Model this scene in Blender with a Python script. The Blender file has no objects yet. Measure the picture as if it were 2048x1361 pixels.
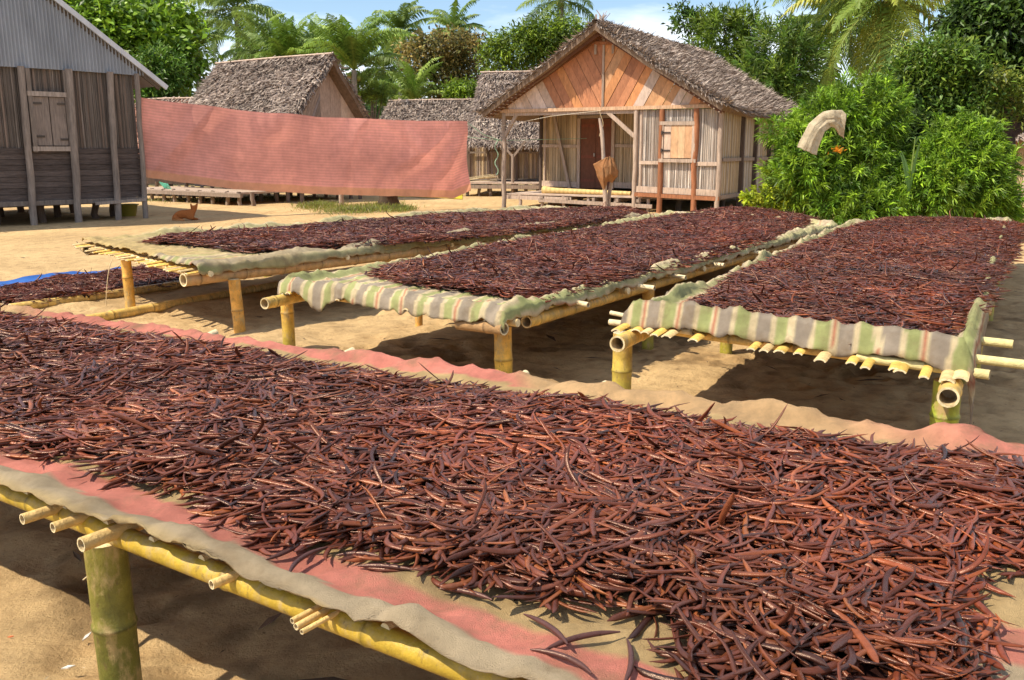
import bpy, math, random
import numpy as np
from mathutils import Vector
PI = math.pi
rs = np.random.RandomState(7)
random.seed(7)

# ------------------------------------------------------------------ camera, sky, sun, exposure
sc = bpy.context.scene
CAM_H = 1.6
cd = bpy.data.cameras.new("camera"); cam = bpy.data.objects.new("camera", cd)
sc.collection.objects.link(cam); sc.camera = cam
cd.sensor_width = 36.0; cd.lens = 1800.0 / 2048.0 * 36.0
cd.clip_start = 0.05; cd.clip_end = 3000
PITCH = math.atan(380.5 / 1800.0)
cam.location = (0, 0, CAM_H); cam.rotation_euler = (PI / 2 - PITCH, 0, 0)

SUN = Vector((-0.42, -0.17, 0.60)).normalized()
el = math.asin(SUN.z); az = math.atan2(SUN.x, SUN.y)
w = bpy.data.worlds.new("World"); sc.world = w; w.use_nodes = True
nt = w.node_tree; nt.nodes.clear()
out = nt.nodes.new('ShaderNodeOutputWorld'); bg = nt.nodes.new('ShaderNodeBackground')
sky = nt.nodes.new('ShaderNodeTexSky'); sky.sky_type = 'NISHITA'; sky.sun_disc = False
sky.sun_elevation = el; sky.sun_rotation = az; sky.air_density = 1.0; sky.dust_density = 0.25; sky.ozone_density = 2.2
tc = nt.nodes.new('ShaderNodeTexCoord'); mp = nt.nodes.new('ShaderNodeMapping')
mp.inputs['Scale'].default_value = (1.6, 1.6, 7.0)
mp.inputs['Location'].default_value = (0.35, 0.0, 0.3)
cn = nt.nodes.new('ShaderNodeTexNoise'); cn.inputs['Scale'].default_value = 1.9; cn.inputs['Detail'].default_value = 7
cn.inputs['Roughness'].default_value = 0.55
cr = nt.nodes.new('ShaderNodeValToRGB'); cr.color_ramp.elements[0].position = 0.44; cr.color_ramp.elements[1].position = 0.66
mx = nt.nodes.new('ShaderNodeMix'); mx.data_type = 'RGBA'
mx.inputs[7].default_value = (10.0, 10.4, 11.0, 1)
nt.links.new(tc.outputs['Generated'], mp.inputs['Vector']); nt.links.new(mp.outputs[0], cn.inputs['Vector'])
nt.links.new(cn.outputs['Fac'], cr.inputs['Fac']); nt.links.new(cr.outputs['Color'], mx.inputs[0])
sm_ = nt.nodes.new('ShaderNodeVectorMath'); sm_.operation = 'MULTIPLY'; sm_.inputs[1].default_value = (1.16, 1.18, 1.20)
nt.links.new(sky.outputs[0], sm_.inputs[0]); nt.links.new(sm_.outputs[0], mx.inputs[6]); nt.links.new(mx.outputs[2], bg.inputs['Color'])
bg.inputs['Strength'].default_value = 0.104
nt.links.new(bg.outputs[0], out.inputs[0])
sd = bpy.data.lights.new("sun", 'SUN'); so = bpy.data.objects.new("sun", sd); sc.collection.objects.link(so)
sd.energy = 5.0; sd.angle = math.radians(0.55); sd.color = (1.0, 0.90, 0.72)
so.rotation_euler = SUN.to_track_quat('Z', 'Y').to_euler(); so.location = (-20, -8, 30)
sc.view_settings.view_transform = 'Standard'; sc.view_settings.look = 'None'
sc.view_settings.exposure = 0.45; sc.view_settings.gamma = 1.0

# ------------------------------------------------------------------ measuring helper: picture point -> point on a level plane
_fw = np.array([0, math.cos(PITCH), -math.sin(PITCH)]); _up = np.array([0, math.sin(PITCH), math.cos(PITCH)]); _rt = np.array([1., 0, 0])
def G(x, y, z=0.0):
    d = _fw * 1800 + _rt * (x - 1024) + _up * (680.5 - y); t = (z - CAM_H) / d[2]
    return np.array([d[0] * t, d[1] * t])
def D(x, y, dist):                       # point at a given depth seen at a given bearing and height
    return np.array([(x - 1024) / 1800 * dist * 1.0, dist, CAM_H + (300 - y) / 1800 * dist])

# ------------------------------------------------------------------ noise
_T = rs.rand(256, 256)
def vn(x, y, s=0):
    x = np.asarray(x, float) + s * 17.31 + 500; y = np.asarray(y, float) + s * 9.73 + 500
    xi = np.floor(x).astype(int); yi = np.floor(y).astype(int); fx = x - xi; fy = y - yi
    fx = fx * fx * (3 - 2 * fx); fy = fy * fy * (3 - 2 * fy)
    a = _T[xi % 256, yi % 256]; b = _T[(xi + 1) % 256, yi % 256]; c = _T[xi % 256, (yi + 1) % 256]; d = _T[(xi + 1) % 256, (yi + 1) % 256]
    return (a * (1 - fx) + b * fx) * (1 - fy) + (c * (1 - fx) + d * fx) * fy - 0.5
def fbm(x, y, s=0, o=4):
    r = 0; a = 1.0
    for i in range(o):
        r = r + a * vn(np.asarray(x) * 2 ** i, np.asarray(y) * 2 ** i, s + i * 3); a *= 0.5
    return r
def nrm(v):
    v = np.asarray(v, float); return v / (np.linalg.norm(v, axis=-1, keepdims=True) + 1e-9)

# ------------------------------------------------------------------ materials (colour comes from each mesh's own Col attribute)
def mat(name, rough=0.8, var=0.25, vs=6.0, bump=0.0, bs=30.0, spec=0.3, trans=0.0, stretch=(1, 1, 1), sheen=0.0, detail=4, rvar=0.0, objvar=False):
    m = bpy.data.materials.new(name); m.use_nodes = True; n = m.node_tree; L = n.links; P = n.nodes['Principled BSDF']
    at = n.nodes.new('ShaderNodeAttribute'); at.attribute_name = 'Col'
    t = n.nodes.new('ShaderNodeTexCoord'); mpp = n.nodes.new('ShaderNodeMapping'); mpp.inputs['Scale'].default_value = stretch
    L.new(t.outputs['Object'], mpp.inputs['Vector'])
    nz = n.nodes.new('ShaderNodeTexNoise'); nz.inputs['Scale'].default_value = vs; nz.inputs['Detail'].default_value = detail; nz.inputs['Roughness'].default_value = 0.65
    L.new(mpp.outputs[0], nz.inputs['Vector'])
    mr = n.nodes.new('ShaderNodeMapRange'); mr.inputs[1].default_value = 0.25; mr.inputs[2].default_value = 0.75
    mr.inputs[3].default_value = 1 - var; mr.inputs[4].default_value = 1 + var
    L.new(nz.outputs['Fac'], mr.inputs[0])
    mul = n.nodes.new('ShaderNodeVectorMath'); mul.operation = 'SCALE'
    L.new(at.outputs['Color'], mul.inputs[0]); L.new(mr.outputs[0], mul.inputs['Scale'])
    L.new(mul.outputs[0], P.inputs['Base Color'])
    P.inputs['Roughness'].default_value = rough; P.inputs['Specular IOR Level'].default_value = spec
    if rvar:
        m2 = n.nodes.new('ShaderNodeMapRange'); m2.inputs[3].default_value = rough - rvar; m2.inputs[4].default_value = rough + rvar
        L.new(nz.outputs['Fac'], m2.inputs[0]); L.new(m2.outputs[0], P.inputs['Roughness'])
    if sheen: P.inputs['Sheen Weight'].default_value = sheen
    if bump:
        nb = n.nodes.new('ShaderNodeTexNoise'); nb.inputs['Scale'].default_value = bs; nb.inputs['Detail'].default_value = 5; nb.inputs['Roughness'].default_value = 0.7
        L.new(mpp.outputs[0], nb.inputs['Vector'])
        b = n.nodes.new('ShaderNodeBump'); b.inputs['Strength'].default_value = bump; b.inputs['Distance'].default_value = 0.02
        L.new(nb.outputs['Fac'], b.inputs['Height']); L.new(b.outputs[0], P.inputs['Normal'])
    if trans:
        tr = n.nodes.new('ShaderNodeBsdfTranslucent'); ms = n.nodes.new('ShaderNodeMixShader'); ms.inputs[0].default_value = trans
        L.new(mul.outputs[0], tr.inputs['Color']); o = n.nodes['Material Output']
        L.new(P.outputs[0], ms.inputs[1]); L.new(tr.outputs[0], ms.inputs[2]); L.new(ms.outputs[0], o.inputs['Surface'])
    return m

M = {}
def warm_gloss(m, c):                    # oily brown gloss instead of a white one
    m.node_tree.nodes['Principled BSDF'].inputs['Specular Tint'].default_value = (*c, 1)
M['bean'] = mat('bean_skin', 0.30, 0.30, 40, 0.16, 90, 0.62, rvar=0.14)
warm_gloss(M['bean'], (1.0, 0.72, 0.58))
M['bamboo'] = mat('bamboo_skin', 0.45, 0.42, 13, 0.25, 60, 0.4, stretch=(1, 1, 1))
def scuffs(m, col, lo, hi, scale, stretch):   # scratched and bleached patches of the skin
    n = m.node_tree; P = n.nodes['Principled BSDF']; L = n.links; src = P.inputs['Base Color'].links[0].from_socket
    t = n.nodes.new('ShaderNodeTexCoord'); mp_ = n.nodes.new('ShaderNodeMapping'); mp_.inputs['Scale'].default_value = stretch
    z = n.nodes.new('ShaderNodeTexNoise'); z.inputs['Scale'].default_value = scale; z.inputs['Detail'].default_value = 6; z.inputs['Roughness'].default_value = .7
    r = n.nodes.new('ShaderNodeMapRange'); r.inputs[1].default_value = lo; r.inputs[2].default_value = hi
    x = n.nodes.new('ShaderNodeMix'); x.data_type = 'RGBA'; x.inputs[7].default_value = (*col, 1)
    L.new(t.outputs['Object'], mp_.inputs[0]); L.new(mp_.outputs[0], z.inputs['Vector']); L.new(z.outputs['Fac'], r.inputs[0]); L.new(r.outputs[0], x.inputs[0]); L.new(src, x.inputs[6]); L.new(x.outputs[2], P.inputs['Base Color'])
scuffs(M['bamboo'], (.42, .30, .13), .50, .66, 16, (1, 1, .45)); scuffs(M['bamboo'], (.12, .08, .03), .58, .72, 30, (1, 1, .6))
M['dry'] = mat('dry_bamboo', 0.7, 0.3, 20, 0.5, 60, 0.25)
M['cloth'] = mat('coarse_cloth', 0.95, 0.30, 9, 0.8, 330, 0.1, trans=0.12, detail=8)
scuffs(M['cloth'], (.30, .21, .12), .50, .78, 5, (1, 1, 1))
M['wood'] = mat('weathered_wood', 0.85, 0.38, 5, 0.7, 14, 0.2, stretch=(6, 6, 0.7))
M['woodh'] = mat('weathered_plank', 0.85, 0.42, 4, 0.8, 12, 0.2, stretch=(1, 1, 9))
M['board'] = mat('gable_board', 0.6, 0.28, 6, 0.3, 12, 0.3, stretch=(2.5, 2.5, 1))
M['reed'] = mat('reed_wall', 0.85, 0.30, 2.0, 0.4, 20, 0.2, stretch=(5, 5, 0.8))
M['thatch'] = mat('thatch', 0.9, 0.35, 9, 0.4, 30, 0.15)
M['leaf'] = mat('leaf', 0.45, 0.25, 3, 0, 1, 0.4, trans=0.32)
M['frond'] = mat('palm_frond', 0.5, 0.2, 2, 0, 1, 0.35, trans=0.3)
M['bark'] = mat('bark', 0.9, 0.35, 8, 0.8, 20, 0.15, stretch=(1, 1, 0.5))
M['metal'] = mat('corrugated_metal', 0.55, 0.22, 2.5, 0.1, 30, 0.4, stretch=(1, 1, 0.35))
M['paint'] = mat('plastic', 0.4, 0.1, 5, 0, 1, 0.4)
M['fur'] = mat('fur', 0.85, 0.2, 30, 0.5, 180, 0.2)
M['rope'] = mat('rope', 0.8, 0.1, 20, 0, 1, 0.2)
M['litter'] = mat('litter', 0.8, 0.3, 30, 0, 1, 0.3)

def sand_mat():
    m = bpy.data.materials.new('sand'); m.use_nodes = True; n = m.node_tree; L = n.links; P = n.nodes['Principled BSDF']
    t = n.nodes.new('ShaderNodeTexCoord')
    def noise(s, d=6, r=0.6):
        z = n.nodes.new('ShaderNodeTexNoise'); z.inputs['Scale'].default_value = s; z.inputs['Detail'].default_value = d; z.inputs['Roughness'].default_value = r
        L.new(t.outputs['Object'], z.inputs['Vector']); return z
    a = noise(0.45, 5); r = n.nodes.new('ShaderNodeValToRGB')
    r.color_ramp.elements[0].position = 0.3; r.color_ramp.elements[0].color = (0.50, 0.335, 0.165, 1)
    r.color_ramp.elements[1].position = 0.7; r.color_ramp.elements[1].color = (0.67, 0.465, 0.235, 1)
    L.new(a.outputs['Fac'], r.inputs['Fac'])
    b = noise(7, 8, 0.7); r2 = n.nodes.new('ShaderNodeValToRGB')
    r2.color_ramp.elements[0].position = 0.33; r2.color_ramp.elements[0].color = (0.58, 0.55, 0.52, 1)
    r2.color_ramp.elements[1].position = 0.55; r2.color_ramp.elements[1].color = (1, 1, 1, 1)
    L.new(b.outputs['Fac'], r2.inputs['Fac'])
    # specks of dead leaf and dirt
    v = n.nodes.new('ShaderNodeTexVoronoi'); v.inputs['Scale'].default_value = 11; L.new(t.outputs['Object'], v.inputs['Vector'])
    r3 = n.nodes.new('ShaderNodeValToRGB'); r3.color_ramp.elements[0].position = 0.05; r3.color_ramp.elements[0].color = (0.35, 0.3, 0.26, 1)
    r3.color_ramp.elements[1].position = 0.09; r3.color_ramp.elements[1].color = (1, 1, 1, 1); L.new(v.outputs['Distance'], r3.inputs['Fac'])
    at = n.nodes.new('ShaderNodeAttribute'); at.attribute_name = 'Col'
    m1 = n.nodes.new('ShaderNodeMix'); m1.data_type = 'RGBA'; m1.blend_type = 'MULTIPLY'; m1.inputs[0].default_value = 0.7
    m2 = n.nodes.new('ShaderNodeMix'); m2.data_type = 'RGBA'; m2.blend_type = 'MULTIPLY'; m2.inputs[0].default_value = 0.6
    m3 = n.nodes.new('ShaderNodeMix'); m3.data_type = 'RGBA'; m3.blend_type = 'MULTIPLY'; m3.inputs[0].default_value = 1.0
    L.new(r.outputs[0], m1.inputs[6]); L.new(r2.outputs[0], m1.inputs[7]); L.new(m1.outputs[2], m2.inputs[6]); L.new(r3.outputs[0], m2.inputs[7])
    L.new(m2.outputs[2], m3.inputs[6]); L.new(at.outputs['Color'], m3.inputs[7]); L.new(m3.outputs[2], P.inputs['Base Color'])
    P.inputs['Roughness'].default_value = 0.95; P.inputs['Specular IOR Level'].default_value = 0.15
    c = noise(15, 8, 0.75); bp = n.nodes.new('ShaderNodeBump'); bp.inputs['Strength'].default_value = 0.9; bp.inputs['Distance'].default_value = 0.04
    L.new(c.outputs['Fac'], bp.inputs['Height'])
    d = noise(260, 3, 0.8); b2 = n.nodes.new('ShaderNodeBump'); b2.inputs['Strength'].default_value = 0.25; b2.inputs['Distance'].default_value = 0.004
    L.new(d.outputs['Fac'], b2.inputs['Height']); L.new(bp.outputs[0], b2.inputs['Normal']); L.new(b2.outputs[0], P.inputs['Normal'])
    return m
M['sand'] = sand_mat()

# ------------------------------------------------------------------ mesh collector
class MB:
    def __init__(s): s.V = []; s.F = []; s.C = []; s.n = 0
    def add(s, V, F, col):
        V = np.asarray(V, np.float64).reshape(-1, 3); F = np.asarray(F, np.int64)
        col = np.asarray(col, float)
        if col.ndim == 1: col = np.tile(col[:3], (len(V), 1))
        s.V.append(V); s.F.append(F + s.n); s.C.append(col); s.n += len(V)
    def build(s, name, m, parent=None, smooth=True, loc=None):
        V = np.concatenate(s.V); C = np.concatenate(s.C)
        if parent is not None: base = np.array(root_loc(parent))
        elif loc is not None: base = np.array(loc, float)
        else: base = np.zeros(3)
        V = V - base
        me = bpy.data.meshes.new(name)
        loops = np.concatenate([f.reshape(-1) for f in s.F]); tot = np.concatenate([np.full(len(f), f.shape[1]) for f in s.F])
        st = np.concatenate([[0], np.cumsum(tot)[:-1]])
        me.vertices.add(len(V)); me.vertices.foreach_set('co', V.astype(np.float32).ravel())
        me.loops.add(len(loops)); me.loops.foreach_set('vertex_index', loops.astype(np.int32))
        me.polygons.add(len(tot)); me.polygons.foreach_set('loop_start', st.astype(np.int32)); me.polygons.foreach_set('loop_total', tot.astype(np.int32))
        me.polygons.foreach_set('use_smooth', np.full(len(tot), smooth))
        at = me.color_attributes.new('Col', 'FLOAT_COLOR', 'POINT')
        at.data.foreach_set('color', np.concatenate([np.clip(C, 0, 1), np.ones((len(C), 1))], 1).astype(np.float32).ravel())
        me.update(); me.validate()
        me.materials.append(m)
        o = bpy.data.objects.new(name, me); sc.collection.objects.link(o)
        if parent is not None: o.parent = parent
        elif loc is not None: o.location = loc
        return o
def root_loc(o):
    x = Vector((0, 0, 0))
    while o is not None: x = x + Vector(o.location); o = o.parent
    return x
def tag(o, label=None, cat=None, group=None, kind=None):
    if label: o['label'] = label
    if cat: o['category'] = cat
    if group: o['group'] = group
    if kind: o['kind'] = kind
    return o
def empty(name, loc, label, cat, group=None):
    o = bpy.data.objects.new(name, None); sc.collection.objects.link(o); o.location = [float(v) for v in loc]
    return tag(o, label, cat, group)
def dup(root, loc, rz, sc_=1.0, label=None, name=None):
    r = root.copy(); r.location = [float(v) for v in loc]; r.rotation_euler = (0, 0, rz); r.scale = (sc_,) * 3
    sc.collection.objects.link(r)
    if label: r['label'] = label
    for ch in list(root.children):
        c = ch.copy(); sc.collection.objects.link(c); c.parent = r
    return r

BOXF = np.array([[0, 3, 2, 1], [4, 5, 6, 7], [0, 1, 5, 4], [1, 2, 6, 5], [2, 3, 7, 6], [3, 0, 4, 7]])
def beam(mb, p0, p1, wd, th, col, up=(0, 0, 1), jit=0.0, taper=1.0):
    p0 = np.array(p0, float); p1 = np.array(p1, float); d = nrm(p1 - p0); up = np.array(up, float)
    if abs(d @ up) > 0.98: up = np.array([0, 1.0, 0.])
    a = nrm(np.cross(d, up)); b = np.cross(a, d)
    V = []
    for k, p in enumerate((p0, p1)):
        s = 1 if k == 0 else taper
        for x, y in ((-1, -1), (1, -1), (1, 1), (-1, 1)): V.append(p + a * x * wd / 2 * s + b * y * th / 2 * s + rs.randn(3) * jit)
    c = np.tile(np.array(col, float), (8, 1)) * (1 + rs.randn(8, 1) * 0.05)
    V = np.array(V)
    # bevel-less but with separated shading: duplicate vertices per face
    VV = V[BOXF].reshape(-1, 3); CC = c[BOXF].reshape(-1, 3)
    mb.add(VV, np.arange(24).reshape(6, 4), CC)
def tube(mb, pts, rad, col, n=10, cap=True, jit=0.0):
    pts = np.array(pts, float); rad = np.broadcast_to(np.array(rad, float), (len(pts),)); k = len(pts)
    tg = nrm(np.gradient(pts, axis=0)); ref = np.array([0, 0, 1.]) if abs(nrm(pts[-1] - pts[0])[2]) < 0.9 else np.array([0, 1., 0])
    a = nrm(np.cross(tg, ref)); b = np.cross(a, tg); th = np.arange(n) / n * 2 * PI
    V = pts[:, None] + rad[:, None, None] * (a[:, None] * np.cos(th)[None, :, None] + b[:, None] * np.sin(th)[None, :, None])
    if jit: V = V + rs.randn(*V.shape) * jit
    V = V.reshape(-1, 3); i = np.arange(k - 1)[:, None] * n; j = np.arange(n)[None]; j2 = (j + 1) % n
    F = np.stack([i + j, i + j2, i + n + j2, i + n + j], -1).reshape(-1, 4)
    col = np.asarray(col, float)
    C = np.repeat(col, n, 0) if col.ndim == 2 else np.tile(col, (k * n, 1))
    mb.add(V, F, C)
    if cap:
        for e in (0, k - 1):
            ring = V[e * n:(e + 1) * n]; mb.add(np.vstack([ring, pts[e]]), np.stack([np.arange(n), (np.arange(n) + 1) % n, np.full(n, n)], -1), C[e * n])
def polyprism(mb, P, nrmv, th, col):
    P = np.array(P, float); n = len(P); o = np.array(nrmv) * th
    for q in (P, P + o): mb.add(q, np.arange(n)[None], col)
    i = np.arange(n); j = (i + 1) % n
    Q = np.stack([P[i], P[j], P[j] + o, P[i] + o], 1).reshape(-1, 3); mb.add(Q, np.arange(4 * n).reshape(n, 4), col)
def clip(poly, a, b, c):                  # keep a*x+b*y<=c
    r = []
    for i in range(len(poly)):
        p = poly[i]; q = poly[(i + 1) % len(poly)]; dp = a * p[0] + b * p[1] - c; dq = a * q[0] + b * q[1] - c
        if dp <= 0: r.append(p)
        if dp * dq < 0: t = dp / (dp - dq); r.append((p[0] + t * (q[0] - p[0]), p[1] + t * (q[1] - p[1])))
    return r
def inpoly(px, py, P):
    P = np.array(P); r = np.zeros(len(px), bool); j = len(P) - 1
    for i in range(len(P)):
        c = ((P[i, 1] > py) != (P[j, 1] > py)) & (px < (P[j, 0] - P[i, 0]) * (py - P[i, 1]) / (P[j, 1] - P[i, 1] + 1e-12) + P[i, 0]); r ^= c; j = i
    return r
def pdist(px, py, P):                     # distance to polygon outline
    P = np.array(P); d = np.full(len(px), 1e9)
    for i in range(len(P)):
        a = P[i]; b = P[(i + 1) % len(P)]; e = b - a; t = np.clip(((px - a[0]) * e[0] + (py - a[1]) * e[1]) / (e @ e), 0, 1)
        d = np.minimum(d, np.hypot(px - a[0] - t * e[0], py - a[1] - t * e[1]))
    return d

# bamboo culm with nodes, a hollow cut end if asked
YEL = np.array([0.66, 0.42, 0.10]); GRN = np.array([0.26, 0.30, 0.035]); TAN = np.array([0.66, 0.47, 0.22]); ORG = np.array([0.70, 0.36, 0.07]); BRN = np.array([0.34, 0.20, 0.09])
def culm(mb, p0, p1, r, c0, c1=None, spacing=0.42, hollow=(False, False), n=18, phase=None, bend=0.0, r1=None):
    p0 = np.array(p0, float); p1 = np.array(p1, float); Ln = np.linalg.norm(p1 - p0); c1 = c0 if c1 is None else c1; r1 = r if r1 is None else r1
    ts = list(np.arange(0, Ln, 0.08)) + [Ln]; nodes = np.arange(spacing * (rs.rand() * 0.7 + 0.2) if phase is None else phase, Ln, spacing)
    nodes = nodes + rs.randn(len(nodes)) * 0.02
    for q in nodes: ts += [q - 0.012, q - 0.004, q, q + 0.004, q + 0.014]
    ts = np.array(sorted(t for t in ts if 0 <= t <= Ln)); rr = r + (r1 - r) * ts / Ln; cc = c0 + (c1 - c0) * (ts / Ln)[:, None]
    cc = cc * (1 + 0.16 * vn(ts * 5, ts * 0 + p0[0] * 3)[:, None])
    for q in nodes:
        dd = np.abs(ts - q); rr = rr * (1 + 0.10 * np.exp(-(dd / 0.010) ** 2)); cc = cc * (1 - 0.55 * np.exp(-(dd / 0.006) ** 2))[:, None]
        cc = cc * (1 + 0.12 * np.exp(-((ts - q - 0.03) / 0.02) ** 2))[:, None]
    side = nrm(np.cross(p1 - p0, [0, 0, 1.0])) if abs(nrm(p1 - p0)[2]) < .9 else np.array([1., 0, 0])
    pts = p0 + (p1 - p0) * (ts / Ln)[:, None] + side * (bend * np.sin(ts / Ln * PI))[:, None]
    tube(mb, pts, rr, cc, n, cap=False)
    for e, hw in ((0, hollow[0]), (len(ts) - 1, hollow[1])):
        d = nrm(p1 - p0) * (1 if e == 0 else -1); R = rr[e]; pe = pts[e]
        a = side; b = np.cross(a, nrm(p1 - p0)); th = np.arange(n) / n * 2 * PI
        circ = a * np.cos(th)[:, None] + b * np.sin(th)[:, None]
        i = np.arange(n); j = (i + 1) % n
        ri = R * (0.78 if hw else 0.05)
        V = np.vstack([pe + circ * R, pe + circ * ri]); mb.add(V, np.stack([i, j, n + j, n + i], -1), np.array([0.72, 0.6, 0.36]))
        if hw:
            V = np.vstack([pe + circ * ri, pe + circ * ri + d * 0.14, pe + d * 0.14])
            mb.add(V, np.stack([i, j, n + j, n + i], -1), np.array([0.55, 0.42, 0.24]))
            mb.add(V, np.stack([n + i, n + j, np.full(n, 2 * n)], -1), np.array([0.6, 0.5, 0.34]))
def z3(p, z): return np.array([p[0], p[1], z])
# ------------------------------------------------------------------ the ground: one sheet of sand out to the horizon
def gh(x, y):
    x = np.asarray(x, float); y = np.asarray(y, float)
    near = np.clip(1.6 - np.abs(y - 5) / 9, 0, 1) * np.clip(1.8 - np.abs(x) / 6, 0, 1)
    return 0.05 * fbm(x * 0.35, y * 0.35, 1, 3) - 0.02 + 0.05 * fbm(x * 1.6, y * 1.6, 5, 3) * (0.35 + 0.65 * near) + 0.022 * near * fbm(x * 7, y * 7, 9, 2)
def graded(lo, hi, step, far_lo, far_hi):
    a = list(np.arange(lo, hi, step)); s = step; v = a[-1]
    while v < far_hi: s *= 1.09; v += s; a.append(v)
    s = step; v = a[0]; b = []
    while v > far_lo: s *= 1.09; v -= s; b.append(v)
    return np.array(b[::-1] + a)
xs = graded(-6.5, 6.5, 0.05, -900, 900); ys = graded(0.6, 10.5, 0.045, -60, 1500)
X, Y = np.meshgrid(xs, ys); Z = gh(X, Y) * np.clip(1 - (np.hypot(X, Y) - 40) / 60, 0, 1)
# damp dug-over sand plus painted table shade, and litter colour near the houses
table_shade = np.maximum.reduce([inpoly((X - .25).ravel(), (Y + .05).ravel(), q_).reshape(X.shape) * 1.0 for q_ in ([(-5.0, 4.8), (-4.1, 6.4), (2.1, 2.7), (.8, 1.0)], [(.7, 5.4), (2.2, 4.2), (7, 12.9), (4.6, 12.4)], [(-1.7, 6.7), (-.05, 5.5), (4.4, 12.2), (2.4, 14.2)])])  # table outlines shifted down-sun, where shade goes into the sand colour
dug_shade = np.clip((fbm(X * 1.1, Y * 1.1, 31, 3) + 0.20 * table_shade - 0.08) * 4, 0, 1) * np.clip(1.4 - np.abs(Y - 5) / 4, 0, 1)
lump = np.abs(vn(X * 9, Y * 9, 3)) * 0.09 + np.abs(vn(X * 17, Y * 17, 6)) * 0.05
Z = Z - lump * dug_shade * 0.9
near_ = (Y < 11) & (np.abs(X) < 7)
for _ in range(420):                      # footprints and scuffs
    px_, py_, r1, r2, a_ = rs.rand() * 12 - 6, 1.2 + rs.rand() * 9.3, .05 + .04 * rs.rand(), .09 + .07 * rs.rand(), rs.rand() * PI
    iy = (ys > py_ - .4) & (ys < py_ + .4); ix = (xs > px_ - .4) & (xs < px_ + .4); sub = np.ix_(iy, ix)
    dx_, dy_ = X[sub] - px_, Y[sub] - py_; e1_ = (dx_ * math.cos(a_) + dy_ * math.sin(a_)) / r2; e2_ = (-dx_ * math.sin(a_) + dy_ * math.cos(a_)) / r1; q_ = e1_ ** 2 + e2_ ** 2
    Z[sub] += -0.022 * np.exp(-q_) + 0.012 * np.exp(-(np.sqrt(q_) - 1.5) ** 2 * 4)
clod_tone = np.clip(1 + (dug_shade * .85 + .15) * (1.9 * vn(X * 9, Y * 9, 41) + 1.3 * vn(X * 4, Y * 4, 42)), .6, 1.3)[..., None]  # blotchy tone, also painting clod relief that hardly shows in the shade
C = clod_tone * np.ones(X.shape + (3,)) * (1 - 0.16 * dug_shade[..., None] * np.array([0.7, 1.0, 1.3]))  # darker in dug patches and in the painted table shade
far = np.clip((np.hypot(X, Y) - 38) / 30, 0, 1)[..., None]
C = C * (1 - far) + far * np.array([0.25, 0.45, 0.2])
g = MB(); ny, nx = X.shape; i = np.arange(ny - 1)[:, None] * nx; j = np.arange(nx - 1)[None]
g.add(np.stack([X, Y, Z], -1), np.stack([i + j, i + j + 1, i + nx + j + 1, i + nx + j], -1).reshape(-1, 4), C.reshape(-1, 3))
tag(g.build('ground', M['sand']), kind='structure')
def gz(x, y): return float(gh(x, y))

# ------------------------------------------------------------------ cloths over the tables
BEI = np.array([0.56, 0.44, 0.27]); GRE = np.array([0.36, 0.39, 0.15]); GRY = np.array([0.33, 0.27, 0.22]); RED = np.array([0.55, 0.20, 0.12]); LBE = np.array([0.68, 0.55, 0.34])
PINK = np.array([0.70, 0.255, 0.19]); BURL = np.array([0.56, 0.39, 0.19]); OLV = np.array([0.50, 0.39, 0.255])
def stripes_cd(u, v, fade=0.0):
    p = (u / 0.265) % 1.0
    edges = [(0.0, LBE), (0.13, GRE), (0.43, LBE), (0.52, RED), (0.56, LBE), (0.64, GRY), (1.01, None)]
    c = np.zeros(u.shape + (3,))
    for k in range(len(edges) - 1):
        msk = (p >= edges[k][0]) & (p < edges[k + 1][0]); c[msk] = edges[k][1]
    if np.ndim(fade) or fade: c = c * (1 - fade) + fade * np.array([0.58, 0.47, 0.29])
    return c
def bil(cn, a, b):
    a = a[..., None]; b = b[..., None]
    return cn[0] * (1 - a) * (1 - b) + cn[1] * a * (1 - b) + cn[2] * (1 - a) * b + cn[3] * a * b
class Top:
    # corners: u0v0, u1v0, u0v1, u1v1 on the level of the slats
    def __init__(s, c, z):
        s.c = np.array(c, float); s.z = z
        s.W = (np.linalg.norm(s.c[1] - s.c[0]) + np.linalg.norm(s.c[3] - s.c[2])) / 2
        s.L = (np.linalg.norm(s.c[2] - s.c[0]) + np.linalg.norm(s.c[3] - s.c[1])) / 2
        s.U = nrm((s.c[1] - s.c[0]) + (s.c[3] - s.c[2])); s.Vd = nrm((s.c[2] - s.c[0]) + (s.c[3] - s.c[1]))
    def pt(s, u, v):   # metres
        return bil(s.c, np.asarray(u, float) / s.W, np.asarray(v, float) / s.L)
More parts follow.
